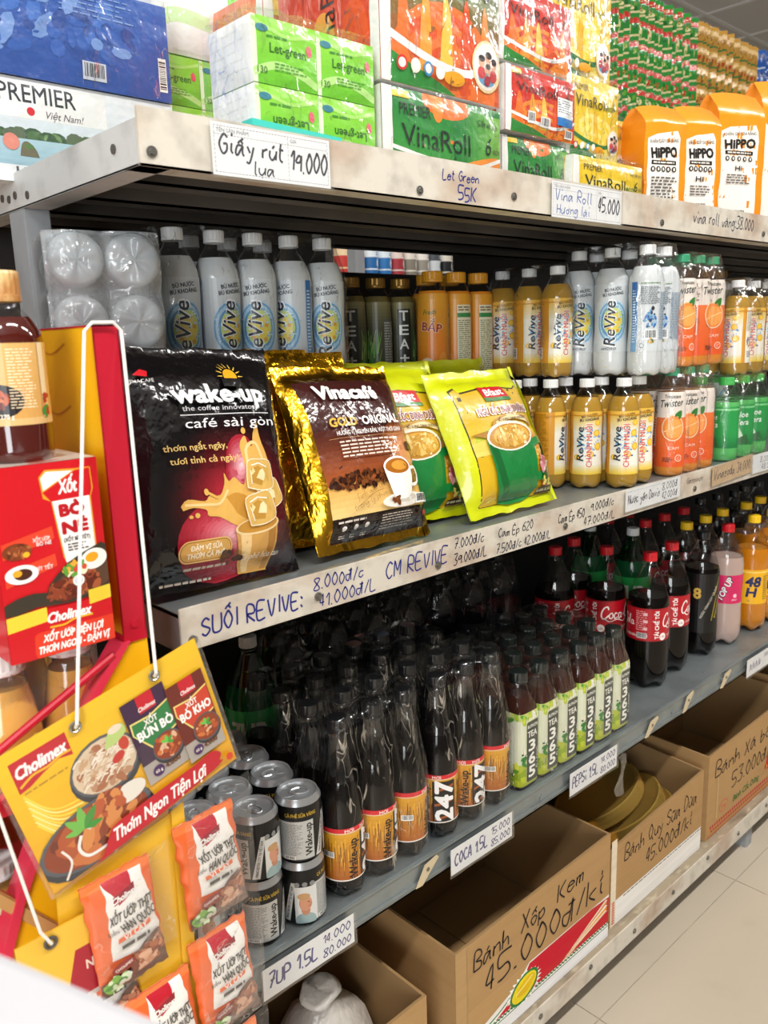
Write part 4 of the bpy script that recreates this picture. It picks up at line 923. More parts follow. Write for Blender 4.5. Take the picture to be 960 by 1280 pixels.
# ---- cans
def can_label():
    p=Pr(51); T=2*PI*.031; p.rect(-T/2,.006,T/2,.084,'#17181a')
    for u in (-.05,.045):
        p.rect(u-.028,.008,u+.022,.063,'#c3c6c5'); p.fine(u-.026,.014,u+.007,.060,28,'#6a6d6f',.42); p.text('Wake-up',u+.014,.036,.010,'#26282a',w=.046,bold=.03,rot=PI/2); p.bars(u-.02,.008,u-.004,.013)
    p.text('CÀ PHÊ SỮA VÀNG',-.045,.072,.0052,'#c9a83a',w=.042,bold=.03); p.text('CÀ PHÊ SỮA VÀNG',.045,.072,.0052,'#c9a83a',w=.042,bold=.03)
    for u,s in ((0,1),):
        p.poly([(u-.026,.008),(u-.016,.008),(u-.006,.066),(u-.012,.066)],'#cfd1d0'); p.text('MANCHESTER CITY TẠI VIỆT NAM',u-.0155,.036,.0036,'#2a2c2e',w=.05,bold=.02,rot=1.38)
        p.rect(u-.008,.008,u+.022,.060,'#dfe3e3')   # the printed footballer: only head, hair and shirt
        p.ell(u+.006,.010,.014,.012,'#9fb9bd'); p.ell(u+.006,.026,.006,.008,'#c98f74'); p.ell(u+.006,.036,.0085,.0115,'#d79d80'); p.ell(u+.004,.046,.0085,.005,'#c9a070'); p.ell(u+.0125,.035,.0022,.003,'#cf9276'); p.line([(u+.009,.0315),(u+.013,.0315)],.0009,'#9a5a48'); p.ell(u+.010,.038,.0012,.0008,'#3a2a22')
        for q in range(3): p.ell(u-.004+.010*q,.064,.0035,.0035,'#8d9192')
    p.fine(.075,.01,.092,.06,20,'#8a8c8c',.45); p.fine(-.092,.01,-.078,.06,20,'#8a8c8c',.45)
    return p
def cans():
    r=.031; H=.0925; ZC=.5912
    v,f,m=lathe([(0,.004),(.02,.003),(.0225,.0),(.0255,.0015),(.031,.0075),(.031,.085),(.0275,.0905),(.0272,.0925),(.026,.0925),(.0255,.0885),(.010,.0885),(.0,.0885)],44,cap=False)
    body=mesh('can_body',v,f,ms('alum'),None,True); body.set_sharp_from_angle(angle=R(35))
    mp,uc,T=wrapper([(.031,0),(.031,.1)],44,.031); lab=can_label().build('can_print',mp,'print_can',uc)
    g=G(); g.tube([(.012*math.cos(a)*.62,.012*math.sin(a)-.003,.0898) for a in [2*PI*i/18 for i in range(19)]],.0014,6); g.disc((0,-.003,.0888),(0,0,1),.004,.0012,12); g.tube([(.017*math.cos(a)*.7,.017*math.sin(a)*.62+.013,.0887) for a in [PI*.0+2*PI*i/20 for i in range(21)]],.0005,5)
    tab=g.mesh('pull_tab',ms('alum'),True)
    def one(x,y,z,a,l):
        e=empty('drink_can',(x,y,z),l,'can','black and silver drink cans',rz=R(aisle(x,y,a)))
        link('can_body',body,e); link('printed_wrap',lab,e); link('pull_tab',tab,e)
    row=[(.168,.032,-88,6),(.104,.040,-34,-96),(.172,.098,60,0),(.108,.104,100,0),(.176,.162,0,0),(.112,.168,30,0),(.180,.226,0,0),(.044,.085,0,0),(.048,.150,0,0),(.116,.232,0,0)]
    n=('front, tea side','front, rack side','second row, inner','second row, outer','third row, inner','third row, outer','fourth row, inner','far left behind the sachets, nearer','far left behind the sachets, farther','fourth row, outer')
    for (x,y,a,b),w in zip(row,n):
        for lev in (0,1): one(x,y,ZC+.0928*lev,a if lev else b,f'black and silver drink can, {"upper" if lev else "lower"} layer, {w}')
cans()
# ---------------------------------------------------------------- bags of coffee and cereal leaning on the middle shelf
def bag(name,w,h,th,pr,loc,lean,turn,roll,label,front,backm,cat='bag',group='coffee and cereal bags on the middle shelf',seed=0,seal=.018,wr=1.0):
    """pillow bag: the print is cut on a grid and laid over the bulging front"""
    nu,nv=22,28
    def bulge(u,v):
        a=max(0,1-abs(2*u-1)**3.2)**.6; t=min(1,max(0,(v*h-seal)/(h-2*seal))); b=max(0,1-abs(2*t-1)**3)**.55
        return a*b
    def wrink(u,v,sd):
        e=1-.5*bulge(u,v); q=Vector((u*w*26,v*h*17,sd)); return wr*e*(noise.noise(q)*.0055+abs(noise.noise(q*2.1))*.003)
    grid=[[None]*(nv+1) for _ in range(nu+1)]; back=[[None]*(nv+1) for _ in range(nu+1)]
    for i in range(nu+1):
        for j in range(nv+1):
            u,v=i/nu,j/nv; b=bulge(u,v); nar=1-.035*math.sin(PI*v)*(1 if 0<i<nu or 1 else 0)
            x=(u-.5)*w*nar+noise.noise(Vector((v*9,u*3,seed)))*.003; z=v*h+(noise.noise(Vector((u*8,5,seed)))*.004 if j in (0,nv) else 0)
            k=wrink(u,v,seed+1); ed=1 if 0<i<nu and 0<j<nv else .3
            grid[i][j]=Vector((x,-th*.55*b-.001-k*ed,z)); back[i][j]=Vector((x,th*.45*b+.001-k*.3*ed,z))
    def mp(x,z):
        u=min(max((x+w/2)/w,0),.999999)*nu; v=min(max(z/h,0),.999999)*nv; i,j=int(u),int(v); a,b=u-i,v-j
        p00,p10,p01,p11=grid[i][j],grid[i+1][j],grid[i][j+1],grid[i+1][j+1]
        return p00*(1-a)*(1-b)+p10*a*(1-b)+p01*(1-a)*b+p11*a*b,Vector((0,-1,0))
    f=pr.build(name,mp,front,[-w/2+w*i/nu for i in range(1,nu)],[h*j/nv for j in range(1,nv)],eps=1.2e-4,smooth=True)
    v=[back[i][j] for i in range(nu+1) for j in range(nv+1)]; N=nv+1
    fa=[(i*N+j,i*N+j+1,(i+1)*N+j+1,(i+1)*N+j) for i in range(nu) for j in range(nv)]
    rim=[(i,0) for i in range(nu+1)]+[(nu,j) for j in range(1,nv+1)]+[(i,nv) for i in range(nu-1,-1,-1)]+[(0,j) for j in range(nv-1,0,-1)]
    b=len(v); v+=[grid[i][j] for i,j in rim]; n=len(rim)
    for k in range(n): i,j=rim[k]; i2,j2=rim[(k+1)%n]; fa.append((b+k,b+(k+1)%n,i2*N+j2,i*N+j))
    o=link(name,join(name,[f,mesh('b',v,fa,ms(backm),None,True)]))
    o.location=loc; o.rotation_euler=Matrix.Rotation(R(turn),4,'Z').__matmul__(Matrix.Rotation(R(-lean),4,'X')).__matmul__(Matrix.Rotation(R(roll),4,'Y')).to_euler()
    return tag(o,label,cat,group)
mat('bag_black','#0d0c0e',rough=.22,coat=.5,bump=((30,30,24),.4,.006)); mat('bag_lime','#c3cf12',rough=.3,coat=.5,bump=((30,30,24),.4,.006))
def pr_wakeup(w,h):
    p=Pr(61); x=w/2; p.rect(-x,0,x,h,'#100e10')
    for i in range(20):
        t=i/19; c=[.07+.66*t**1.15,.05+.12*t**2,.06+.18*t**2]; p.ell(.030-.022*t,.088+.012*t,.105*(1-t)+.010,.105*(1-t)+.008,c,0,30,.3)
    for i in range(12):
        t=i/11; c=[.62+.26*t,.14+.5*t**1.5,.2+.46*t**1.5]; p.ell(-.002+.004*t,.052+.004*t,.060*(1-t)+.006,.045*(1-t)+.004,c,0,26,.3)
    for i in range(8):
        t=i/7; p.ell(.026,.136,.020*(1-t)+.002,.034*(1-t)+.003,[.62+.3*t,.14+.6*t,.2+.56*t],-.2,20,.3)
    p.L=math.ceil(p.L)+1
    # splash, cup, ice
    S='#d9a957'; S2='#c08a38'; S3='#ecc98a'
    p.poly(smooth([(-.060,.095),(-.05,.102),(-.03,.098),(-.022,.104),(-.008,.103),(0,.115),(.0,.128),(.006,.118),(.014,.122),(.026,.112),(.030,.13),(.028,.158),(.037,.17),(.040,.160),(.046,.158),(.05,.172),(.058,.186),(.06,.17),(.068,.14),(.072,.11),(.07,.075),(.06,.06),(.03,.062),(.01,.066),(-.012,.078),(-.028,.081),(-.03,.088),(-.045,.092),(-.058,.09)],3),S)
    p.poly(smooth([(.0,.1),(.014,.104),(.03,.098),(.05,.085),(.066,.09),(.06,.068),(.03,.07),(.012,.08)],3),S2); p.curve([(-.055,.096),(-.03,.094),(-.01,.094),(.004,.108)],.003,S3); p.curve([(.034,.13),(.036,.155),(.052,.16),(.06,.13)],.004,S3); p.ell(-.042,.083,.003,.003,S); p.ell(-.05,.082,.0025,.002,S); p.ell(.036,.176,.003,.004,S); p.ell(-.026,.108,.003,.004,S); p.line([(-.026,.108),(-.012,.1)],.003,S)
    p.poly([(.008,.06),(.072,.066),(.062,.008),(.020,.008)],'#c9984e'); p.poly([(.014,.056),(.03,.058),(.032,.01),(.024,.01)],'#e6c48a'); p.poly([(.055,.06),(.068,.062),(.06,.01),(.052,.01)],'#a9742c'); p.ell(.040,.063,.033,.010,'#e9cc96',.08); p.ell(.040,.0635,.030,.008,S2,.08)
    def ice(cx,cy,s,a):
        q=lambda L:[(cx+s*(u*math.cos(a)-v*math.sin(a)),cy+s*(u*math.sin(a)+v*math.cos(a))) for u,v in L]
        p.poly(q(smooth([(-1,-.8),(0,-1),(1,-.8),(1.05,0),(.9,.9),(0,1),(-.9,.9),(-1.05,0),(-1,-.8)],3)),'#d3aa5c'); p.poly(q([(-.6,-.5),(.1,-.7),(.5,.1),(-.1,.6),(-.7,.4)]),'#b98a3a'); p.poly(q([(-.3,-.2),(.3,-.4),(.6,.5),(0,.3)]),'#ecd9a6'); p.poly(q([(.2,.5),(.8,.6),(.7,-.4)]),'#c9a252'); p.line(q(smooth([(-1,-.8),(0,-1),(1,-.8),(1.05,0),(.9,.9),(0,1),(-.9,.9),(-1.05,0),(-1,-.8)],3)),.0011,'#f3e6c4'); p.line(q([(-.7,.6),(-.1,.75),(.6,.5)]),.0012,'#fbf7ec'); p.line(q([(-.7,-.6),(-.75,.3)]),.001,'#fbf7ec'); p.poly(q([(-.75,-.1),(-.4,.2),(-.6,.5)]),'#e9cf8e')
    ice(.062,.098,.017,.3); ice(.049,.122,.0185,-.05); ice(.044,.082,.019,.2)
    W='#efeff0'
    p.text('wake-up',.012,.2225,.0225,W,w=.124,bold=.05); p.text('the coffee innovator',.006,.2045,.0062,'#c9c9cc',w=.100); p.line([(-.048,.1965),(.078,.1965)],.0008,W); p.text('café sài gòn',.020,.187,.0115,W,w=.126)
    p.ell(.034,.243,.010,.010,'#e8a325',0,20); p.rect(.020,.230,.048,.2405,'#100e10')
    for i in range(9): a=PI*i/8; p.line([(.034+.012*math.cos(a),.243+.012*math.sin(a)),(.034+.019*math.cos(a),.243+.019*math.sin(a))],[.0016,.0004],'#e8c04a',.1)
    p.L=math.ceil(p.L); p.text('wake-up',.012,.2225,.0225,W,w=.124,bold=.05)
    p.text('thơm ngất ngây,',-.034,.160,.0075,'#e6c478',w=.082,bold=.01); p.text('tươi tỉnh cả ngày!',-.026,.145,.0075,'#e6c478',w=.09,bold=.01)
    p.poly([(-.087,.2465),(-.078,.253),(-.070,.250),(-.072,.2435)],'#d0202c'); p.text('VINACAFÉ',-.080,.239,.0042,'#d9d9d9',w=.03)
    def pill(cx,cy,rx,ry,c):
        p.poly([(cx+(rx-ry)*s+ry*math.cos(a),cy+ry*math.sin(a)) for s,a0 in ((1,-90),(-1,90)) for a in [R(a0+15*k) for k in range(13)]],c)
    pill(-.035,.043,.035,.0125,'#d9b06a'); pill(-.035,.043,.0335,.011,'#8a5a20'); pill(-.035,.043,.0325,.010,'#c99a4e'); p.text('ĐẬM VỊ SỮA',-.035,.047,.0058,'#f7ecd0',w=.042,bold=.03); p.text('THƠM CÀ PHÊ',-.035,.0385,.0058,'#f7ecd0',w=.05,bold=.03)
    p.text('Cà phê hòa tan',.042,.028,.0072,'#f3ead8',w=.054,shear=.2); p.blobs(.0,.03,.016,.009,12,['#4a2814','#6a3a1c','#2a160c'],.0035,asp=(1,1.6)); p.fine(-.06,.022,-.004,.026,1,'#d9cfc0',.7,full=True); p.fine(-.085,.008,-.02,.012,1,'#b9b0a4',.7,full=True)
    return p
def pr_vina(w,h):
    p=Pr(62); x=w/2; p.rect(-x,0,x,h,'@e0a81e'); a,b=-x+.020,x-.012
    p.grad(a,.012,b,.235,'#5a2a1c','#3a1a1a',3); p.grad(a,.085,b,.16,'#a8562a','#4a221c',10); p.grad(a,.04,b,.085,'#f0d08a','#d9a050',6); p.rect(a,.012,b,.042,'#231814')
    for i in range(5): p.ell(b-.02,.12,.055-.009*i,.05-.008*i,[.5+.09*i,.27+.08*i,.14+.06*i],0,24,.3)
    p.L=math.ceil(p.L); p.rect(b,0,x,h,'@e0a81e'); p.blobs((a+b)/2-.03,.087,.065,.013,150,['#3a1c10','#5a3018','#2a140a','#7a4420'],.003,asp=(1,1.7)); p.blobs(b-.012,.128,.012,.006,26,['#3a1c10','#5a2a18'],.002)
    W='#f6f3ee'; p.text('Vinacafé',-.012,.213,.021,W,w=.108,bold=.075,shear=.12,rot=-.04)
    p.text('GOLD',-.040,.169,.0125,'#e3b04a',w=.046,bold=.05); p.text('ORIGINAL',.030,.169,.0125,W,w=.072,bold=.05); p.text('HƯƠNG VỊ NGUYÊN BẢN, VƯỢT THỜI GIAN',.004,.153,.0062,W,w=.122,bold=.02); p.line([(a+.015,.146),(b-.004,.146)],.0004,'#d9a86a')
    p.fine(-.058,.118,.064,.143,5,'#e6d4c4',.42)
    # cup and saucer
    p.ell(.038,.052,.042,.010,'#e9e4da'); p.ell(.038,.054,.030,.006,'#cfc8ba'); p.poly(smooth([(.010,.098),(.014,.07),(.024,.054),(.05,.054),(.06,.07),(.064,.098)],3),'#f3f0ea'); p.ell(.037,.099,.0275,.0135,'#f8f6f2'); p.ell(.037,.0985,.0245,.011,'#a8641c'); p.ell(.040,.099,.016,.007,'#d9993a'); p.curve([(.062,.094),(.076,.094),(.074,.074),(.058,.07)],.0045,'#efebe4'); p.blobs(.02,.05,.010,.004,10,['#6a3a1c','#8a5424'],.003)
    p.curve([(-.05,.052),(-.02,.066),(.0,.07)],.0006,'#8a6a3a'); p.hand('Tinh quà thế',-.05,.060,.008,'#8a6a3a',.06,rot=.25); p.hand('trong ly phin',-.055,.047,.008,'#8a6a3a',.06,rot=.25)
    p.bars(b-.03,.044,b-.002,.058); p.fine(a+.004,.034,a+.05,.038,1,'#d9cfc4',.6,full=True); p.fine(a+.08,.018,b-.03,.037,6,'#b9afa4',.4)
    for i in range(3): p.ell(a+.014+.02*i,.028,.004,.003,'#e6e0d8'); p.fine(a+.008+.02*i,.016,a+.02+.02*i,.021,2,'#b9afa4',.5)
    p.ell(b-.012,.03,.003,.0035,'#d0202c'); 
    return p
def pr_cereal(w,h):
    p=Pr(63); x=w/2; Y='#cfd60f'; p.rect(-x,0,x,h,Y); a,b=-x+.022,x-.008
    p.poly([(a,.015),(b,.015),(b,.190),(b-.02,.206),(b-.03,.200),(-.0,.206),(a+.018,.2),(a+.014,.21),(a,.206)],'#3a2f10'); p.poly([(a+.002,.016),(b,.016),(b,.188),(b-.02,.203),(b-.03,.197),(0,.203),(a+.02,.197),(a+.014,.207),(a+.002,.203)],'#d3ab1e')
    p.grad(a+.002,.09,b,.15,'#e6cf6a','#d3ab1e',8); p.curve([(a+.01,.118),(0,.128),(b,.1)],.012,'#b9c23a'); p.curve([(0,.10),(.05,.112),(b,.085)],.022,'#d9a45a'); p.blobs(.062,.092,.028,.02,60,['#e6a83a','#d98f2a','#f0c46a'],.0035)
    # the brand flash and name
    p.poly([(-.028,.205),(.034,.203),(.040,.178),(-.022,.18)],'#c9202a'); p.poly([(-.024,.184),(.040,.182),(.042,.176),(-.022,.177)],'#2f7a3a'); p.text('Bfast',.006,.1935,.013,'#f7f2ee',w=.044,bold=.06)
    p.text('NGŨ CỐC DINH DƯỠNG',.012,.160,.0135,'#f7f2ee',w=.130,bold=.09); p.text('NGŨ CỐC DINH DƯỠNG',.012,.160,.012,'#8a1c2c',w=.126,bold=.03)
    p.curve([(-.03,.118),(-.022,.138),(.02,.146),(.062,.138),(.068,.128)],.011,'#b98a3a'); p.curve([(-.02,.137),(.02,.1455),(.06,.138)],.007,'#e6cf9a'); p.text('BỔ SUNG DINH DƯỠNG',.022,.1425,.0045,'#4a2f10',w=.07,bold=.02); p.poly([(a-.0,.125),(-.02,.13),(-.03,.118),(-.044,.09),(-.040,.112)],'#a9782a')
    # green mug
    p.poly(smooth([(-.056,.112),(-.053,.06),(-.040,.016),(.042,.016),(.052,.06),(.058,.111)],3),'#157a38'); p.poly([(-.054,.105),(-.048,.06),(-.036,.018),(-.024,.018),(-.034,.06),(-.040,.105)],'#0d5f2a'); p.curve([(.055,.098),(.090,.100),(.088,.050),(.050,.042)],.013,'#15803a'); p.ell(.001,.114,.057,.025,'#e9e4d4'); p.ell(.001,.113,.053,.0215,'#b98228'); p.ell(.003,.114,.046,.018,'#d9a84a'); p.blobs(.003,.113,.044,.016,60,['#e3bb66','#c9963a','#f0d490'],.003)
    p.blobs(.072,.062,.014,.012,30,['#b04a62','#8a2a44','#d98a9a','#e6c9c4'],.0035); p.blobs(.080,.034,.020,.016,40,['#c9302a','#3f8a3a','#2a5a24','#e6d46a','#6a3a2a'],.004); p.poly([(.05,.016),(b,.016),(b,.026),(.054,.024)],'#3a2a14'); p.fine(.054,.018,b-.003,.023,1,'#e6d9b0',.6,full=True)
    p.rect(b,0,x,h,Y)
    return p
def pr_plain(w,h,c): return Pr(64).rect(-w/2,0,w/2,h,c)
def bags():
    z=1.0785
    bag('coffee_bag',.225,.285,.075,pr_wakeup(.225,.285),(.082,.040,z),14,0,3,'glossy black coffee bag with milky splash cup, nearest the end post','print_foil','bag_black',seed=2)
    bag('coffee_bag',.225,.28,.06,pr_plain(.225,.28,'#d9a21c'),(.212,.128,z),14,-3,2,'plain gold foil bag back peeking over the black coffee bag','gold_foil','gold_foil',seed=5)
    bag('coffee_bag',.215,.275,.06,pr_vina(.215,.275),(.275,.105,z),16,-4,1,'gold foil coffee bag mostly hidden between the black bag and the brown-fronted one','gold_foil','gold_foil',seed=9)
    bag('coffee_bag',.212,.262,.07,pr_vina(.212,.262),(.333,.038,z),22,2,2,'gold-edged coffee bag with brown front panel and white cup picture','print_foil','gold_foil',seed=12)
    bag('cereal_bag',.215,.262,.065,pr_cereal(.215,.262),(.470,.092,z),22,0,2,'yellow cereal bag with green mug, partly behind the brown coffee bag','print_bag','bag_lime',seed=15)
    bag('cereal_bag',.215,.245,.07,pr_cereal(.215,.245),(.634,.036,z),25,0,0,'yellow cereal bag with green mug, frontmost, beside the lemon drinks','print_bag','bag_lime',seed=18)
    bag('cereal_bag',.215,.255,.05,pr_cereal(.215,.255),(.66,.14,z),20,0,0,'yellow cereal bag whose top corner peeks out behind the frontmost one','print_bag','bag_lime',seed=21)
bags()
# ---------------------------------------------------------------- paper goods on the top shelf
ZA=1.567
def pbox(name,x0,y0,z0,w,d,h,faces,label,cat,group,m='print_film',side='#e9e9e6',puff=.004,parent=None,rz=0,base=None):
    """soft pack: a slightly puffed box, print on the front and on the left end"""
    nu,nv=12,10; mats=[]
    def face(pr,o,ux,uy,W,H,sd,pk=1):
        n=Vector(ux).cross(Vector(uy)); o,ux,uy=Vector(o),Vector(ux),Vector(uy)
        def mp(u,v):
            a,b=u/W,v/H; i,j=min(int(a*nu),nu-1),min(int(b*nv),nv-1)
            def P(q,r):
                k=(1-abs(2*q-1)**4)*(1-abs(2*r-1)**4); ed=1 if 0<q<1 and 0<r<1 else 0
                return o+ux*(q*W)+uy*(r*H)+n*pk*(puff*k+noise.noise(Vector((q*W*40+sd,r*H*40,sd)))*.0018*ed)
            s,t=a*nu-i,b*nv-j; q0,q1,r0,r1=i/nu,(i+1)/nu,j/nv,(j+1)/nv
            return P(q0,r0)*(1-s)*(1-t)+P(q1,r0)*s*(1-t)+P(q0,r1)*(1-s)*t+P(q1,r1)*s*t,n
        return pr.build(name,mp,m,[W*i/nu for i in range(1,nu)],[H*j/nv for j in range(1,nv)],eps=9e-5,smooth=True)
    blank=lambda W,H:Pr(1).rect(0,0,W,H,side)
    me=[face(faces.get('front') or blank(w,h),(0,0,0),(1,0,0),(0,0,1),w,h,1.5),face(faces.get('left') or blank(d,h),(0,d,0),(0,-1,0),(0,0,1),d,h,2.5),
        face(faces.get('top') or blank(w,d),(0,0,h),(1,0,0),(0,1,0),w,d,3.5,.25),face(blank(d,h),(w,0,0),(0,1,0),(0,0,1),d,h,4.5,.3),face(blank(w,h),(w,d,0),(-1,0,0),(0,0,1),w,h,5.5,0),face(blank(w,d),(0,d,0),(1,0,0),(0,-1,0),w,d,6.5,0)]
    o=link(name,join(name,me),parent); o.location=(x0,y0,z0); o.rotation_euler=(0,0,R(rz))
    if label: tag(o,label,cat,group)
    return o
def outer_film(parent,w,d,h,seed=0,fins=True,m='film'):
    g=G(); e=.0035; nx=14
    v=[];f=[]
    def sheet(o,ux,uy,W,H,sd):
        b=len(v); o,ux,uy=Vector(o),Vector(ux),Vector(uy); n=ux.cross(uy)
        for i in range(nx+1):
            for j in range(nx+1): v.append(o+ux*(W*i/nx)+uy*(H*j/nx)+n*(.0035+.003*noise.noise(Vector((i*.9+sd,j*.9,sd)))))
        for i in range(nx):
            for j in range(nx): a=b+i*(nx+1)+j; f.append((a,a+nx+1,a+nx+2,a+1))
    sheet((-e,-e,0),(1,0,0),(0,0,1),w+2*e,h+e,seed); sheet((-e,d+e,0),(0,-1,0),(0,0,1),d+2*e,h+e,seed+3); sheet((-e,-e,h+e),(1,0,0),(0,1,0),w+2*e,d+2*e,seed+5)
    return link('wrapper',mesh('wrapper',v,f,ms(m),None,True),parent)
def pr_green(w,h,seed=1,flip=False):
    p=Pr(70+seed); p.grad(0,0,w,h,'#6cc22e','#8fd63f',6); p.rect(0,0,w*.06,h,'#dfeec9'); p.curve([(0,h*.15),(w*.4,h*.3),(w,h*.1)],h*.12,'#b9e88a'); p.curve([(0,h*.95),(w*.5,h*.75),(w,h*.9)],h*.06,'#a9e070')
    t=PI if flip else 0; yc=.45 if flip else .55
    p.text('Let-green',w*.52,h*yc,h*.15,'#2f6a22',w=w*.56,bold=.02,rot=t); p.fine(w*.2,h*.68,w*.6,h*.74,1,'#3f8a2a',.6); p.ell(w*.86,h*.62,w*.05,h*.09,'#e0566a'); p.ell(w*.14,h*.82,w*.09,h*.06,'#2a7a8a'); p.text('130',w*.12,h*.2,h*.11,'#2f6a22',w=w*.14); p.fine(w*.3,h*.2,w*.8,h*.34,3,'#4f9a34',.4)
    return p
def pr_roll(w,h,c0,c1,c2,name='VinaRoll',eco=False,sideband=True,circle=True,low=False,seed=3):
    p=Pr(80+seed); p.grad(0,0,w,h,c1,c0,10)
    for i in range(7): p.ell(w*.50,h*.06,w*(.46-.05*i),h*(.50-.055*i),c2 if i%2==0 else c1,0,30,.3)
    p.L=math.ceil(p.L)
    if low and not eco:
        p.grad(0,0,w,h,'#3f9a3a',c0,8); p.grad(w*.55,h*.1,w,h*.9,c0,'#7fb84a',8,True); p.ell(w*.5,h*.92,w*.2,h*.2,'#e8722a'); p.ell(w*.42,h*.9,w*.05,h*.24,'#f08a3a'); p.poly(smooth([(w*.3,0),(w*.55,h*.14),(w*.8,h*.3),(w,h*.34),(w,0)],3),'#f0923a'); p.poly(smooth([(w*.1,0),(w*.3,h*.1),(w*.55,h*.12),(w*.8,h*.04),(w*.9,0)],3),'#d9501f')
    for i in range(0 if low else 5): x=w*(.16+.17*i); p.poly(smooth([(x-w*.055,h*.1),(x-w*.03,h*.5),(x,h*.62),(x+w*.04,h*.44),(x+w*.055,h*.1)],3),('#e8722a','#f0a03a','#f6c24a','#d9501f','#ef8a2f')[i] if not eco else ('#f3cf3a','#f7e070','#e9b51f','#f2d24a','#efc22a')[i])
    p.curve([(0,h*.32),(w*.3,h*.2),(w*.7,h*.16),(w,h*.34)],h*.05,'#f0f0ea' if not eco else '#2f7a3a'); p.poly(smooth([(0,0),(0,h*.2),(w*.2,h*.13),(w*.45,h*.06),(w*.6,0)],3),'#2f8a3a' if not low else '#d9501f')
    if sideband: p.rect(0,0,w*.07,h,'#eceae4'); p.rect(w*.07,h*.88,w*.2,h*.97,'#e9c02a')
    yt=h*(.70 if not low else .45); ht=h*(.15 if not low else .28)
    p.text('PREMIER',w*.24,yt+ht*1.1,ht*.55,'#2a2f2a',w=w*.24); p.text(name,w*.41,yt,ht,'#1f2a22',w=w*.56)
    if eco: p.text('eco',w*.765,yt-ht*.12,ht*.62,'#2f7a3a',w=w*.12,bold=.01)
    p.text('6',w*.865,yt+ht*.15,ht*.9,'#1f3a24',w=w*.06,shear=.2); p.text('Giấy vệ sinh',w*.86,yt+ht*1.15,ht*.32,'#1f3a24',w=w*.2,shear=.2,res=1); p.text('cuộn',w*.945,yt+ht*.0,ht*.36,'#1f3a24',w=w*.075,shear=.2,res=1)
    if circle and not low:       # printed family picture in a round badge
        cx,cy,r=w*.86,h*.24,h*.17; p.ell(cx,cy,r,r,'#f2d9a4'); p.ell(cx,cy,r*.9,r*.9,'#f6ece4'); p.ell(cx,cy-r*.45,r*.6,r*.3,'#6fa8d0')
        for dx,dy,s,c in ((-.4,.15,.24,'#c94a4a'),(.05,.32,.26,'#e6d4c4'),(.42,.12,.24,'#c94a4a'),(0,-.12,.2,'#b03a44')): p.ell(cx+dx*r,cy+(dy-.42)*r,r*s*1.1,r*s,c); p.ell(cx+dx*r,cy+dy*r,r*s*.8,r*s*.9,'#dba78a'); p.ell(cx+dx*r,cy+(dy+.12)*r,r*s*.85,r*s*.55,'#2a1c18')
        for i in range(4): p.ell(w*(.14+.1*i),h*.12,h*.045,h*.045,('#d0302a','#e9e4d4','#3a8ac0','#e9e4d4')[i]); p.ell(w*(.14+.1*i),h*.12,h*.03,h*.03,'#f4efe4')
        p.ell(w*.56,h*.10,w*.09,h*.045,'#e9a02a')
    return p
def pr_rollside(d,h,a,b,txt='VinaRoll'):
    p=Pr(90); p.grad(0,0,d,h,a,b,8); 
    for i in range(3): p.ell(d*(.2+.3*i),h*.3,d*.12,h*.22,'#f0a03a' if i%2 else '#e8581f')
    p.text(txt,d*.55,h*.5,min(d*.28,.03),'#2a1c18',w=h*.72,rot=PI/2,bold=.004); p.rect(d*.93,0,d,h,'#eceae4'); return p
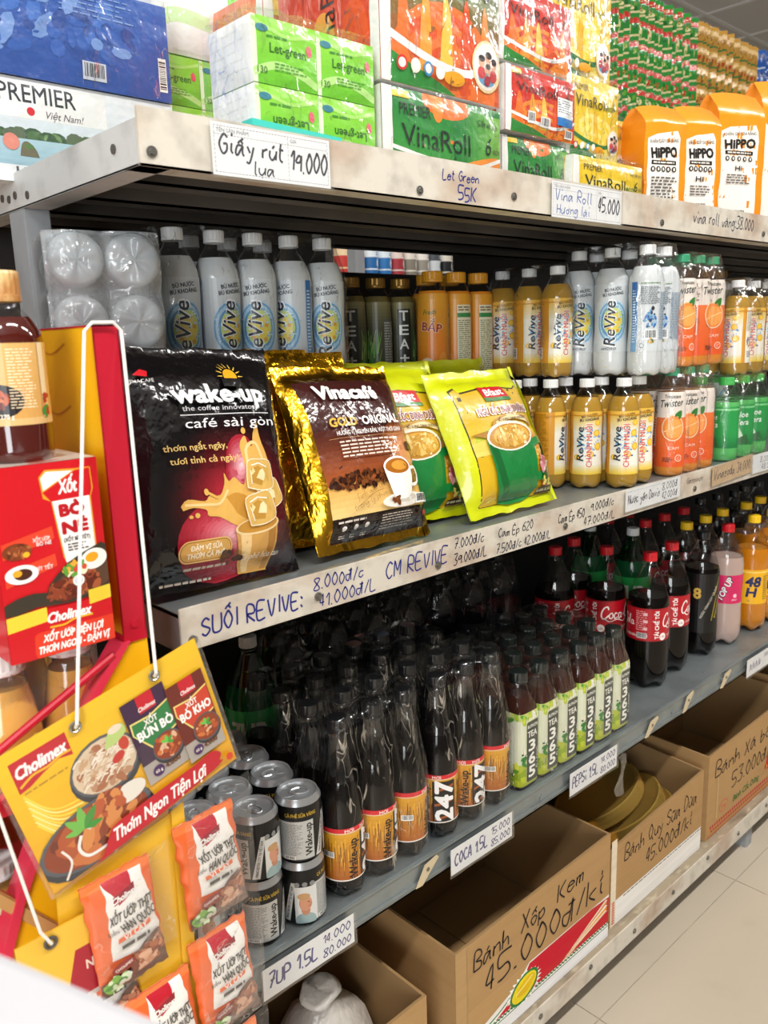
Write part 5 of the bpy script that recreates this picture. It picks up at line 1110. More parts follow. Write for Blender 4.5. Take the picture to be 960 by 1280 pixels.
def top_goods():
    gl='wrapped tissue and paper packs on the top shelf'
    # premier gift box and the blue box on it, standing behind the end rail
    w,h=.36,.124; p=Pr(71); p.grad(0,0,w,h,'#b9cdd8','#e6ebee',10); p.rect(0,h*.62,w*.72,h,'#e9ebea'); p.text('PREMIER',w*.47,h*.86,.022,'#3a3f46',w=.098,bold=.01); p.text('Việt Nam!',w*.56,h*.68,.009,'#6a5a62',w=.05,shear=.3); p.ell(w*.44,h*.69,.005,.005,'#d0303a')
    for i in range(40): x=p.rn.uniform(.2,.98)*w; p.ell(x,h*.44+p.rn.uniform(-.004,.006),.012,p.rn.uniform(.004,.012),p.rn.choice(['#4f6f4a','#6a8a5a','#3f5a44','#5f6f5a']),0,10,.05)
    p.L=math.ceil(p.L)+1; p.grad(0,0,w,h*.42,'#8fb4c4','#a9c9d4',8)
    for x,y,s in ((.62,.22,1),(.78,.33,.7),(.42,.3,.6),(.9,.2,.8)): p.poly(smooth([(w*x-.02*s,h*y-.01*s),(w*x-.014*s,h*y+.014*s),(w*x-.002*s,h*y+.02*s),(w*x+.012*s,h*y+.008*s),(w*x+.02*s,h*y-.01*s)],3),'#6f6a54'); p.ell(w*x,h*y+.01*s,.010*s,.006*s,'#5a7a4a')
    p.ell(w*.36,h*.38,.010,.010,'#d98a7a'); p.rect(w*.26,0,w*.55,h*.16,'#e3e8ea'); p.text('180',w*.41,h*.10,.0125,'#5a5f66',w=.03,bold=.03); p.fine(w*.47,h*.03,w*.6,h*.13,2,'#6a6f76',.5)
    a=pbox('tissue_box',-.128,.33,ZA,w,.20,h,{'front':p},'white boxed tissues with bay and islands picture behind the top rail','tissue box',gl,puff=.001)
    w,h=.40,.122; p=Pr(72); p.grad(0,0,w,h,'#2a4f9c','#2f5cae',5); p.blobs(w*.5,h*.6,w*.45,h*.4,70,['#3f6fc0','#274a94','#6f93cf','#345fb0'],.008); p.fine(w*.62,h*.7,w*.9,h*.95,5,'#6f93cf',.3); p.bars(w*.955,.012,w*.985,.055,vert=True); p.bars(w*.68,.010,w*.76,.032,bg='#c9d0dc'); p.text('3 lớp',w*.34,h*.86,.014,'#c9d6ee',w=.04)
    b=pbox('tissue_box',-.170,.325,ZA+.1248,w,.21,h,{'front':p},'blue shrink-wrapped tissue box stacked on the white boxed tissues','tissue box',gl,side='#2a4f9c',puff=.001)
    outer_film(b,w,.21,h,4)
    # green tissue block by the front edge: four packs in one film
    def tblock(x,y,label,seed,rows=2):
        e=empty('tissue_multipack',(x,y,ZA),label,'tissue pack',gl)
        for i in range(2):
            for j in range(rows):
                q=Pr(3); q.rect(0,0,.085,.067,'#eef0ec'); q.fine(.004,.01,.08,.06,5,'#dfe3dc',.2)
                pbox('tissue_pack',.088*i,0,.068*j,.087,.085,.067,{'front':pr_green(.087,.067,seed+i+2*j,flip=(j==0)),'left':q,'top':pr_green(.087,.085,seed)},None,None,None,puff=.003,parent=e,side='#8fd63f')
        outer_film(e,.175,.085,.068*rows,seed); return e
    tblock(.147,.006,'green tissue block of four packs in film above the 19.000 tag',1)
    tblock(.215,.365,'green tissue block half hidden beside the blue box',5,3)
    pbox('tissue_pack',.235,.37,ZA+.207,.20,.12,.15,{'front':Pr(5).rect(0,0,.2,.15,'#e9edea').curve([(0,.035),(.03,.05),(.09,.045)],.02,'#c9e6b0').text('Let-green',.055,.12,.014,'#5aa83a',w=.07).grad(.12,0,.2,.15,'#8fd63f','#6cc22e',4)},'large white and green tissue bag behind the green block','tissue pack',gl,puff=.012)
    g=G().box(0,0,0,.125,.02,.007).obj('teal_flyer',ms('teal')); tag(g,'thin teal sheet lying under the green tissue block','sheet')
    g.location=(.135,-.0028,1.5877); g.rotation_euler=(0,R(2),0)
    # toilet roll packs with fruit print
    A=('#1f7a3a','#d9501f','#e8722a'); S=('#e8581f','#c9301f')
    def rolls(x,y,z,w,d,h,f,s,label,seed,film=True):
        e=empty('paper_roll_pack',(x,y,z),label,'paper roll pack','paper roll packs on the top shelf')
        pbox('wrapper_print',0,0,0,w,d,h,{'front':f,'left':s},None,None,None,puff=.006,parent=e,side='#ecebe6')
        if film: outer_film(e,w,d,h,seed)
        return e
    rolls(.335,.008,ZA,.228,.20,.098,pr_roll(.228,.098,*A,low=True,seed=1),pr_rollside(.2,.098,*S,txt=' '),'green and orange paper roll pack, bottom of the tall stack beside the green tissues',1)
    rolls(.338,.010,ZA+.104,.226,.20,.19,pr_roll(.226,.19,*A,seed=2),pr_rollside(.2,.19,*S),'green and orange paper roll pack with family picture, on top of its stack',2)
    rolls(.33,.235,ZA,.22,.18,.27,pr_roll(.22,.27,'#c9301f','#e8581f','#f0a03a',seed=3),pr_rollside(.18,.27,'#d9301f','#e8722a'),'red paper roll pack standing behind the tall green and orange stack',3)
    R_=('#c9271f','#d9401f','#ef8a2f')
    rolls(.594,.03,ZA,.166,.18,.078,pr_roll(.166,.078,*A,low=True,seed=4),pr_rollside(.18,.078,*S,txt=' '),'green paper roll pack at the bottom of the red stack',4)
    q=pr_roll(.172,.088,*R_,circle=False,seed=5); q.rect(.118,.02,.162,.06,'#e9ecee'); q.fine(.12,.038,.16,.058,6,'#6a7076',.4); q.rect(.118,.02,.162,.032,'#2f7ac0'); q.bars(.045,.014,.062,.03); q.bars(.075,.012,.1,.026); q.bars(.14,.004,.162,.016)
    rolls(.592,.022,ZA+.083,.172,.19,.088,q,pr_rollside(.19,.088,*S,txt=' '),'red paper roll pack with barcode, middle of the red stack',5)
    rolls(.585,.03,ZA+.178,.178,.18,.10,pr_roll(.178,.10,*R_,circle=False,seed=6),pr_rollside(.18,.10,*S),'red paper roll pack on top of the red stack',6)
    Yc=('#e9c21f','#f0cf2a','#f6e07a'); YS=('#e9a21f','#f0c23a')
    rolls(.748,.012,ZA,.206,.19,.066,pr_roll(.206,.066,*Yc,name='VinaRoll',eco=True,low=True,seed=7),pr_rollside(.19,.066,*YS,txt=' '),'yellow paper roll pack lying flat at the bottom of the yellow stack',7)
    rolls(.752,.03,ZA+.071,.150,.19,.118,pr_roll(.15,.118,*Yc,eco=True,seed=8),pr_rollside(.19,.118,*YS,txt=' '),'yellow paper roll pack in the middle of the yellow stack, left one',8)
    rolls(.912,.105,ZA+.071,.13,.15,.10,pr_roll(.13,.10,*Yc,eco=True,seed=9),pr_rollside(.15,.10,*YS,txt=' '),'yellow paper roll pack right of the middle of the yellow stack',9)
    rolls(.715,.05,ZA+.195,.19,.19,.15,pr_roll(.19,.15,*Yc,eco=True,seed=10),pr_rollside(.19,.15,*YS),'yellow paper roll pack on top of the yellow stack',10)
    # orange multi-purpose towel bags
    def hippo(x,y,w,h,d,label,s,yaw=0):
        p=Pr(100+s); o0='#f08c12'; p.grad(-w/2,0,w/2,h,'#ef8a10','#f29a1e',5)
        ww=w*.78; x0,x1=-w/2+w*.06,-w/2+w*.06+ww; t=h*.74
        p.poly([(x0,.004),(x1,.004),(x1,t-.012),(x1-.008,t),(x0+.02,t-.006),(x0,t-.014)],'#f1ece4')
        p.text('KHĂN GIẤY ĐA NĂNG',(x0+x1)/2,t-.018,.0062,'#3a342e',w=ww*.86,bold=.01,rot=.06)
        p.text('HiPPO',(x0+x1)/2,t-.037,.0175,'#231f1c',w=ww*.8,bold=.07,rot=.06); p.rect(x0+ww*.1,t-.058,x1-ww*.14,t-.051,'#231f1c'); p.fine(x0+ww*.16,t-.0565,x1-ww*.2,t-.0525,1,'#e6e0d6',.7,full=True)
        for i in range(5): p.ell(x0+ww*(.15+.16*i),t-.066,.0048,.0048,'#231f1c'); p.ell(x0+ww*(.15+.16*i),t-.066,.002,.0028,'#f1ece4')
        if s!=1: p.text('Hi',(x0+x1)/2-.004,t-.084,.0095,'#231f1c',w=.017,bold=.04); p.fine(x0+ww*.14,t-.115,x1-ww*.12,t-.095,4,'#5a544c',.45); p.bars(x0+ww*.3,.012,x1-ww*.3,.03,bg='#f1ece4')
        else: p.fine(x0+ww*.1,.02,x1-ww*.1,t-.078,8,'#5a544c',.45)
        sd=Pr(7).grad(0,0,d,h,'#e07c0c','#ef9216',4)
        # gusseted bag: box body, crimped sloping top
        nu,nv=14,16
        def P(u,v):
            k=1 if v<.84 else 1-(v-.84)/.16; yy=-d/2*(.12+.88*k)+noise.noise(Vector((u*w*50,v*h*40,s)))*.0022
            return Vector(((u-.5)*w+noise.noise(Vector((v*6,u*4,s+3)))*.003,yy-.004*(1-abs(2*u-1)**4)*k,v*h-.006*(1-k)*abs(2*u-1)**2))
        def mp(a,b):
            u=min(max(a/w+.5,0),.99999)*nu; v=min(max(b/h,0),.99999)*nv; i,j=int(u),int(v); q,r=u-i,v-j
            return P(i/nu,j/nv)*(1-q)*(1-r)+P((i+1)/nu,j/nv)*q*(1-r)+P(i/nu,(j+1)/nv)*(1-q)*r+P((i+1)/nu,(j+1)/nv)*q*r,Vector((0,-1,0))
        fr=p.build('front',mp,'print_bag',[-w/2+w*i/nu for i in range(1,nu)],[h*j/nv for j in range(1,nv)],eps=1.1e-4,smooth=True)
        v=[];f=[]
        for sgn in (-1,1):
            b=len(v)
            for j in range(nv+1):
                q=P(0 if sgn<0 else 1,j/nv); yb=-q.y; k=1 if j/nv<.84 else 1-(j/nv-.84)/.16
                v+= [q,Vector((q.x-sgn*.012*(1-k),0,q.z)),Vector((q.x,yb,q.z))]
            for j in range(nv):
                for i in range(2): f.append((b+3*j+i,b+3*j+3+i,b+3*j+4+i,b+3*j+1+i) if sgn<0 else (b+3*j+i,b+3*j+1+i,b+3*j+4+i,b+3*j+3+i))
        b=len(v)
        for j in range(nv+1):
            for u in (0,1): q=P(u,j/nv); v.append(Vector((q.x,-q.y,q.z)))
        for j in range(nv): f.append((b+2*j+1,b+2*j,b+2*j+2,b+2*j+3))
        o=link('towel_bag',join('towel_bag',[fr,mesh('s',v,f,ms('hippo_orange'),None,True)])); o.location=(x,y+d/2,ZA); o.rotation_euler=(0,0,R(yaw)); tag(o,label,'paper towel bag','orange paper towel bags')
    mat('hippo_orange','#ec8a12',rough=.4,coat=.3,bump=((30,30,30),.4,.006))
    for i,(x,w,h) in enumerate(((1.065,.092,.192),(1.203,.090,.212),(1.368,.122,.262),(1.575,.13,.318))):
        hippo(x,.022,w,h,.07,f'orange towel bag with white panel, {ORD[i]} from the yellow roll packs',i+1,-21)
top_goods()
# ---------------------------------------------------------------- cartons on the bottom shelf
def carton(x0,x1,y0,y1,h,pr,label,tilt=(0,0,0,0),rz=0,seed=1):
    t=.005; z0=.133; e=empty('carton',(x0,y0,z0),label,'carton','open cartons on the bottom shelf',rz=R(rz)); w,d=x1-x0,y1-y0
    def wall(name,a,b,h0,h1,pr=None,n=(0,-1,0)):
        a,b=Vector(a),Vector(b); n=Vector(n)*t; v=[a,b,b+Vector((0,0,h1)),a+Vector((0,0,h0))]; v=v+[q-n for q in v]
        f=[(0,1,2,3),(7,6,5,4),(0,4,5,1),(1,5,6,2),(2,6,7,3),(3,7,4,0)]
        me=[mesh(name,v,f,ms('carton','carton_in'),[0,1,0,0,1,0])]
        if pr: me.append(pr.build(name,plane_map(a+n*.04,(b-a).normalized(),(0,0,1)),'print_card'))
        return link(name,join(name,me),e)
    wall('front_panel',(0,0,0),(w,0,0),h+tilt[0],h+tilt[1],pr); wall('side_panel',(0,d-t,0),(0,t,0),h+tilt[2],h+tilt[0],None,(-1,0,0)); wall('side_panel',(w,t,0),(w,d-t,0),h+tilt[1],h+tilt[3],None,(1,0,0)); wall('back_panel',(w,d,0),(0,d,0),h+tilt[3],h+tilt[2],None,(0,1,0))
    fl=G().box(t,t,0,w-t,d-t,.004); fl.box(t+.004,t+.004,.004,w*.5-.003,d-t-.004,.0065).box(w*.5+.003,t+.004,.004,w-t-.004,d-t-.004,.0065); fl.obj('bottom_flaps',ms('carton_in'),e)
    return e
mat('print_tape',rough=.3,attr=True)
def cartons():
    w,h=.466,.232; p=Pr(111,False)
    p.rect(.001,0,w-.001,.098,'#e9e6e0'); p.poly([(.06,.0),(.02,.02),(.17,.055),(.20,.095),(w-.06,.097),(w-.001,.092),(w-.001,.028),(.1,.028)],'#c4182c')
    p.poly([(.001,0),(.001,.03),(.16,.07),(.2,.098),(.1,.098),(.001,.098)],'#b5905f'); p.curve([(.0,.02),(.09,.035),(.16,.06)],.006,'#f0ece6'); p.curve([(.02,.03),(.11,.045),(.17,.07)],.003,'#1f7a3a')
    p.rect(.001,0,w-.001,.027,'#e9e9ea')
    p.line([(.02,.0315),(w-.002,.0315)],.0085,'#efece6')
    for i in range(48): p.curve([(.02+.0093*i,.030),(.0245+.0093*i,.0345),(.029+.0093*i,.030)],.0030,'#1f6a34',.02)
    p.L=math.ceil(p.L); p.line([(.02,.026),(w-.002,.026)],.002,'#1f6a34')
    for i in range(22): a=2*PI*i/22; p.poly([(.185+.052*math.cos(a),.054+.033*math.sin(a)),(.185+.040*math.cos(a+.14),.054+.025*math.sin(a+.14)),(.185+.040*math.cos(a-.14),.054+.025*math.sin(a-.14))],'#f4f0ea',.02)
    p.L=math.ceil(p.L); p.ell(.185,.054,.043,.027,'#2f7a3a',.3); p.ell(.185,.054,.037,.022,'#e9d21f',.3); p.ell(.190,.056,.028,.014,'#e0b81a',.3); p.curve([(.16,.05),(.185,.058),(.21,.066)],.003,'#f2e67a')
    for k in range(5): p.poly([(.30+.006*k,.036+.002*k),(.33+.006*k,.036+.002*k),(.46,.088-.006*k),(.452,.092-.006*k)],('#f0d9c0','#d98a5a','#f3ead8','#e9a22a','#f0d9c0')[k],.3)
    p.L=math.ceil(p.L)
    p.rect(0,0,.0045,h,'#c9c0ae'); p.rect(.0,.0,.03,h,'#b59264',0); p.rect(.028,0,.0285,h,'#d9ccb0')
    p.hand('Bánh',.045,.170,.036,BLK,.085,w=.1); p.hand('Xốp',.175,.172,.036,BLK,.085,w=.075); p.hand('Kem',.285,.178,.036,BLK,.085,w=.09)
    p.hand('45.000đ/kí',.075,.112,.05,BLK,.075,w=.375)
    carton(.45,.916,.012,.345,h,p,'open brown carton marked Kem with red and green print on its front',tilt=(-.002,.004,0,.006))
    w,h=.395,.205; p=Pr(112,False); p.rect(0,0,w,.058,'#e9e7e2'); p.rect(0,0,.02,h*.99,'#e2d4bc'); 
    for i in range(9): p.rect(.006,.006+.006*i,.016,.0095+.006*i,'#c8303a',0)
    p.L+=1; p.fine(.05,.05,w,.056,1,'#6a6a66',.5,full=True)
    for i in range(14): p.rect(.03,.06+.0098*i,w-.004,.061+.0098*i,'#a9834f',0)
    p.L+=1; p.hand('Bánh Quy Sữa Dừa',.05,.135,.034,BLK,.085,w=.32); p.hand('45.000đ/kí',.14,.085,.034,BLK,.085,w=.21)
    carton(.935,1.332,.02,.345,h,p,'open brown carton holding tilted golden tins',tilt=(-.02,.0,.012,.02))
    w,h=.50,.228; p=Pr(113,False); p.rect(0,.0,w,.03,'#b58a58'); 
    for i in range(40): p.rect(.02+.012*i,.022,.028+.012*i,.030,'#b8343a',0); p.rect(.026+.012*i,.012,.034+.012*i,.018,'#b8343a',0)
    p.L+=1; p.rect(.01,.002,w-.01,.004,'#b8343a'); p.text('Bánh Cốc Dừng',.22,.055,.017,'#2f6a34',w=.15,bold=.03,shear=.2); p.ell(.09,.06,.024,.015,'#c4585a'); p.ell(.09,.06,.022,.013,'#b58a58'); p.text('5 kg',.09,.06,.011,'#b8343a',w=.02); p.blobs(.36,.072,.03,.018,22,['#c4202c','#2f7a3a','#e9c02a'],.006)
    p.rect(.05,.04,.055,.15,'#c9a877'); p.hand('Bánh Xá bông',.035,.155,.038,BLK,.085,w=.38); p.hand('53.000đ/kí',.13,.092,.038,BLK,.08,w=.28)
    carton(1.362,1.865,.022,.345,h,p,'open brown carton with green and red print at the far end',tilt=(-.004,.002,.004,.01))
    carton(1.90,2.33,.02,.345,.24,Pr(114,False).rect(.01,.01,.42,.03,'#b58a58'),'open brown carton cut off by the right edge of the row')
    w,h=.336,.205; p=Pr(115,False); p.rect(.0,.0,w,.05,'#b58f5f'); p.text('BÁNH',.2,.025,.02,'#b8343a')
    carton(.038,.374,.004,.30,h,p,'open brown carton under the 7UP tag holding white bags',tilt=(0,.004,0,.004))
    # white knotted bags in the first carton
    for i,(x,y,s) in enumerate(((.290,.155,1.45),(.322,.065,.7))):
        v,f,m=lathe([(0,0),(.04,.002),(.06,.02),(.062,.05),(.05,.085),(.03,.11),(.012,.125),(.007,.132),(.012,.14),(.022,.152),(.018,.158),(0,.156)],20,cap=False)
        v=[Vector(q)*s for q in v]; v=[q+Vector((noise.noise(q*30+Vector((i,0,0))),noise.noise(q*30+Vector((5,i,0))),noise.noise(q*30+Vector((9,i,3)))))*.008 for q in v]
        o=link('knotted_bag',mesh('knotted_bag',v,f,ms('bag_white'),None,True)); o.location=(x,y,.142); o.rotation_euler=(0,R(-14 if i==0 else 14),R(40)); tag(o,('knotted white plastic bag standing in the carton under the 7UP tag','smaller white plastic bag at the aisle side of that same carton')[i],'plastic bag','white bags in the carton')
    # golden tins
    def tin(x,y,z,r,hgt,nrm,label):
        pr=[(0,0),(r-.004,0),(r-.002,.002),(r-.002,hgt*.45),(r,hgt*.47),(r,hgt-.002),(r-.003,hgt),(r-.008,hgt-.0015),(r-.012,hgt-.003),(0,hgt-.003)]
        v,f,m=lathe(pr,56,cap=False); me=mesh('biscuit_tin',v,f,ms('tin_gold'),None,True); me.set_sharp_from_angle(angle=R(35))
        o=link('biscuit_tin',me); o.location=(x,y,z); o.rotation_euler=Vector(nrm).to_track_quat('Z','Y').to_euler(); tag(o,label,'tin','golden tins in the carton')
    N_=(-.327,.405,.903)
    for i,(x,y,z) in enumerate(((1.163,.196,.284),(1.205,.163,.249),(1.222,.137,.217))): tin(x-.015*N_[0],y-.015*N_[1],z-.034*N_[2],.112,.034,N_,f'shallow round golden tin leaning in the open carton, {("uppermost","middle","lowest visible")[i]} of three')
    tin(1.05,.19,.1415,.105,.05,(0,0,1),'golden tin lying flat at the bottom of the carton under the leaning ones')
cartons()
# ---------------------------------------------------------------- hanging sachets and the shelves beyond
def sachets():
    y=.80; 
    e=empty('hanging_rail',(1.1,y,2.43),'long steel rail carrying the hanging sachet strips behind the paper goods','rail')
    G().tube([(-.15,0,0),(3.4,0,0)],.006,10).obj('bar',ms('steel_post'),e)
    for x in (-.12,3.35): G().box(x-.015,-.015,-2.43,x+.015,.015,.02).obj('post',ms('steel_post'),e)
    pal={'green':(['#2f8a3a','#6aa83a','#c9302a','#e6d9a0','#1f6a2f'],'green and red'),'gold':(['#b98a3a','#8a5a24','#d9b05a','#3f7a3a','#b0402a'],'gold and brown'),'purple':(['#4a2a7a','#6a44a0','#8a6ac0','#2a1a4a','#c9b0e0'],'purple'),'blue':(['#2a5aa8','#4a8ad0','#1f3f80','#c9d9ee','#3f70c0'],'blue')}
    def strip(k,seed):
        p=Pr(seed,False); c=pal[k][0]; w=.062
        v=[];f=[];n=8;L=.068
        for i in range(n):
            z0=-L*(i+1); p.rect(0,z0,w,z0+L,c[0]); p.rect(0,z0,w,z0+.006,c[3]); p.rect(0,z0+L*.55,w,z0+L*.8,c[2]); p.blobs(w*.5,z0+L*.32,w*.42,L*.2,14,c,.006); p.fine(.006,z0+L*.6,w-.006,z0+L*.76,2,c[3],.5)
        def mp(u,z):
            t=(-z/L)%1; a=abs(2*u/w-1); th=.008*math.sin(PI*t)**.6*(1-a**3) if 0<t<1 else 0; return Vector((u-w/2,-th-.0004,z)),Vector((0,-1,0))
        us=[w*i/6 for i in range(1,6)]; vs=[-L*i/6 for i in range(1,8*6)]
        fr=p.build('sachet_strip',mp,'print_foil',us,vs,eps=3e-5,smooth=True)
        b=Pr(2).rect(0,-L*n,w,0,c[3]).build('b',lambda u,z:(lambda q:(Vector((q[0].x,-q[0].y,q[0].z)),Vector((0,1,0))))(mp(u,z)),'print_foil',us,vs,smooth=True); b.flip_normals()
        return join('sachet_strip',[fr,b])
    me={k:[strip(k,200+i*7+j) for j in range(2)] for i,k in enumerate(pal)}
    i=0; x=1.50
    while x<3.75:
        k='purple' if x<1.74 else ('green' if x<2.55 else ('gold' if x<3.04 else 'blue'))
        o=link('sachet_strip',me[k][i%2]); o.location=(x,y-.02+.003*math.sin(i*2.3),2.420-.012*abs(math.sin(i*1.7))); o.rotation_euler=(0,R(.6*math.sin(i*3.1)),R(-56+2*math.sin(i*1.3)))
        tag(o,f'{pal[k][1]} foil sachet strip hanging among its like from the rail','sachet strip',f'{pal[k][1]} sachet strips on the rail'); x+=.033 if x<1.72 else .030; i+=1
        if 1.74<x<1.95: x=1.95
sachets()
def beyond():
    e=empty('far_shelf',(0,1.75,0),'dark shelf across the next aisle seen between the bottles','shelf')
    for z in (.5,1.0,1.572): G().box(-.6,0,z,3.4,.4,z+.03).obj('shelf_board',ms('wood_far'),e)
    for x in (-.6,1.4,3.37): G().box(x,.37,0,x+.03,.4,1.9).obj('post',ms('steel_dark'),e)
    G().box(-.6,.4,0,3.4,.41,2.1).obj('back_panel',ms('wood_far'),e)  # tall dark backing added so the gap behind the tins stays dark
    cs=[('#c03a34','#e6c9a0'),('#b8382f','#e9d9c0'),('#2a6aa8','#dfe9f0'),('#2f74b4','#dfe9f0'),('#a83a44','#e6d4cc'),('#8a8478','#e6e0d6'),('#9a948a','#efeae2'),('#cfd4d8','#4a5058'),('#1f2126','#d9d4c8'),('#232529','#d9d4c8'),('#26282c','#e6e0d6'),('#2a2c30','#e6e0d6')]
    for i,(a,b) in enumerate(cs):
        p=Pr(300+i); p.rect(-.1,.006,.1,.112,a); p.rect(-.1,.08,.1,.108,b); p.rect(-.1,.03,.1,.036,b)
        for u in (-.05,.05): p.ell(u,.058,.016,.02,b); p.fine(u-.02,.086,u+.02,.102,2,a,.5)
        v,f,m=lathe([(0,.003),(.028,0),(.033,.006),(.033,.113),(.028,.12),(.0,.119)],28,cap=False); mp,uc,T=wrapper([(.033,0),(.033,.12)],28,.033)
        c=empty('far_can',(1.80+.075*i,1.82,1.6026),f'small tin in the far row seen between shelf and bottles, {ORD[i%8]} {"on the left" if i<8 else "on the right"}','can','far row of small tins',rz=R(-45))
        link('can_body',mesh('can_body',v,f,ms('alum'),None,True),c); link('printed_wrap',p.build('printed_wrap',mp,'print_label',uc),c)
    p=Pr(320); p.rect(-.09,0,.09,.2,'#b3121f'); p.blobs(0,.1,.08,.08,60,['#1c1214','#e6d4cc','#c4202c','#5a0f16'],.012)
    o=bag('snack_packet',.18,.2,.05,p,(.50,1.83,1.603),0,20,0,'red and black snack packet on the far shelf behind the post','print_foil','bag_black','packet',None,seed=33)
beyond()
# ---------------------------------------------------------------- sauce rack in front of the shelf's end
RX=-.0735
def sauce_labels():
    p=Pr(131); T=2*PI*.0305; p.grad(-T/2,.034,T/2,.104,'#cf9a52','#d9ab66',5); p.rect(-T/2,.034,T/2,.040,'#d9b074')
    for u in (0,):
        p.fine(u+.002,.048,u+.026,.100,20,'#f0dcb8',.38); p.poly(smooth([(u-.026,.070),(u-.018,.086),(u-.006,.088),(u-.006,.076),(u-.014,.068)],3),'#3f8a3a'); p.ell(u-.024,.092,.004,.004,'#f2e6d4'); p.ell(u-.008,.055,.021,.0145,'#1f1a1a'); p.blobs(u-.013,.057,.013,.010,40,['#b4542f','#8a3a22','#d07a4a','#6a2a1c'],.0025); p.ell(u-.022,.044,.005,.004,'#efe6e0'); p.ell(u-.024,.042,.003,.002,'#c9304a'); p.fine(u+.002,.048,u+.016,.066,7,'#d9c4a4',.4); p.text('270 g',u-.002,.042,.004,'#fff4e0',w=.011,bold=.02)
    p.rect(.030,.04,.037,.104,'#e6d0a4'); p.blobs(.034,.05,.003,.012,14,['#a8301f','#d98a3a','#3f8a3a'],.0022); p.rect(-.038,.04,-.031,.104,'#efe9e0'); p.text('Xốt',-.034,.09,.012,'#8a1c1c',w=.02,rot=PI/2); p.blobs(-.05,.07,.016,.025,40,['#b4542f','#3f8a3a','#e6d9b0','#8a1c2c'],.004)
    return p
kind('sauce_bottle',[(0,.002),(.02,.0),(.0275,.001),(.0298,.006),(.0302,.012),(.0302,.104),(.0290,.113),(.0235,.124),(.0170,.132),(.0150,.137),(.0150,.141)],.126,'liq_sauce',(.0168,.139,.165,'cap_shrink'),[(sauce_labels(),.034,.104,'print_label')],clearm='glass_clear',n=40) if mat('cap_shrink','#b9824a',rough=.3,coat=.6,stain=[('#e9c88a',(60,60,30),.45,.6,.8),('#8a4a24',(40,40,20),.55,.7,.6)],bump=((60,60,60),.4,.003)) else None
kind('satay_bottle',[(0,.002),(.022,0),(.030,.004),(.031,.012),(.0308,.03),(.0285,.055),(.0245,.08),(.0205,.1),(.0195,.115)],.098,'liq_satay',(.0212,.112,.132,'cap_whitered'),[],clearm='glass_clear') if mat('cap_whitered','#efe6e2',rough=.35,stain=[('#c4283a',(70,70,70),.55,.62,.9)]) else None
def rack():
    e=empty('sauce_rack',(0,0,0),'red and yellow sauce display rack standing at the shelf end','display rack')
    t=.022; yf,yb=-.05,.22; zt,zm=1.378,1.082
    sp=G().box(RX-t/2,yf+.004,zm,RX+t/2,yb,zt).obj('side_panel',ms('rack_yellow'),e)
    G().box(RX-t/2-.0006,yf,zm,RX+t/2+.0006,yf+.004,zt+.0015).box(RX+t/2,yf,zm,RX+t/2+.001,yb,zt).box(RX-t/2-.0006,yf,zt,RX+t/2+.0006,yb,zt+.0016).box(RX-t/2-.001,yf,zm-.008,RX+t/2+.001,yf+.03,zm).disc((RX,yf,zm+.01),(0,-1,0),.004,.0015).obj('red_edge',ms('rack_red'),sp)
    # faint printed noodles on the inner face
    q=Pr(133,False)
    for i in range(5):
        y=.03+.06*i; q.curve([(.02,y),(.05,y+.012),(.09,y-.004),(.12,y+.016),(.16,y+.002),(.2,y+.012)],.0016,'#d08a18',.1)
    link('panel_print',q.build('panel_print',plane_map((RX-t/2-.0004,yb,zm),(0,-1,0),(0,0,1)),'print_gloss'),sp)
    # lower fascia: slanted left edge trimmed in red
    L=[(-.086,1.076),(-.118,1.036),(-.150,.985),(-.187,.908),(-.213,.855),(-.228,.815),(-.262,.70),(-.30,.52)]
    G().prism([(-.061,1.076),(-.086,1.076)]+L[1:]+[(-.30,0.0),(-.045,0.0),(-.045,.5)],yf+.002,yf+.02).obj('fascia',ms('rack_yellow'),e)
    g=G()
    for (x0,z0),(x1,z1) in zip(L,L[1:]):
        g.add([(x0-.004,yf-.003,z0),(x0+.0055,yf-.003,z0),(x1+.0055,yf-.003,z1),(x1-.004,yf-.003,z1),(x0-.004,yf+.022,z0),(x0+.0055,yf+.022,z0),(x1+.0055,yf+.022,z1),(x1-.004,yf+.022,z1)],[(0,3,2,1),(4,5,6,7),(0,1,5,4),(2,3,7,6),(0,4,7,3),(1,2,6,5)])
    g.obj('edge_trim',ms('rack_pink'),e)
    for z in (1.0835,.955,.80,.64): 
        b=G().box(-.44,yf+.03,z-.012,RX-t/2,yb,z).obj('shelf_board',ms('rack_red'),e)
        if z<1: G().box(-.44,yf+.026,z-.026,-.1,yf+.03,z+.006).obj('shelf_edge',ms('rack_red'),b)
    G().tube([(-.44,yf-.002,.905),(-.214,yf-.004,1.010),(-.098,yf+.0,1.066)],.0042,10).obj('guard_rod',ms('rack_red'),e)
    G().tube([(-.44,yf-.002,.86),(-.17,yf-.002,.985)],.003,8).obj('guard_rod',ms('rack_red'),e)
    G().box(-.45,yf+.004,0,-.428,yb,zt).obj('side_panel',ms('rack_yellow'),e)
    G().box(-.44,yb,0,RX+t/2,yb+.006,zt-.3).obj('back_panel',ms('rack_yellow'),e)
rack()
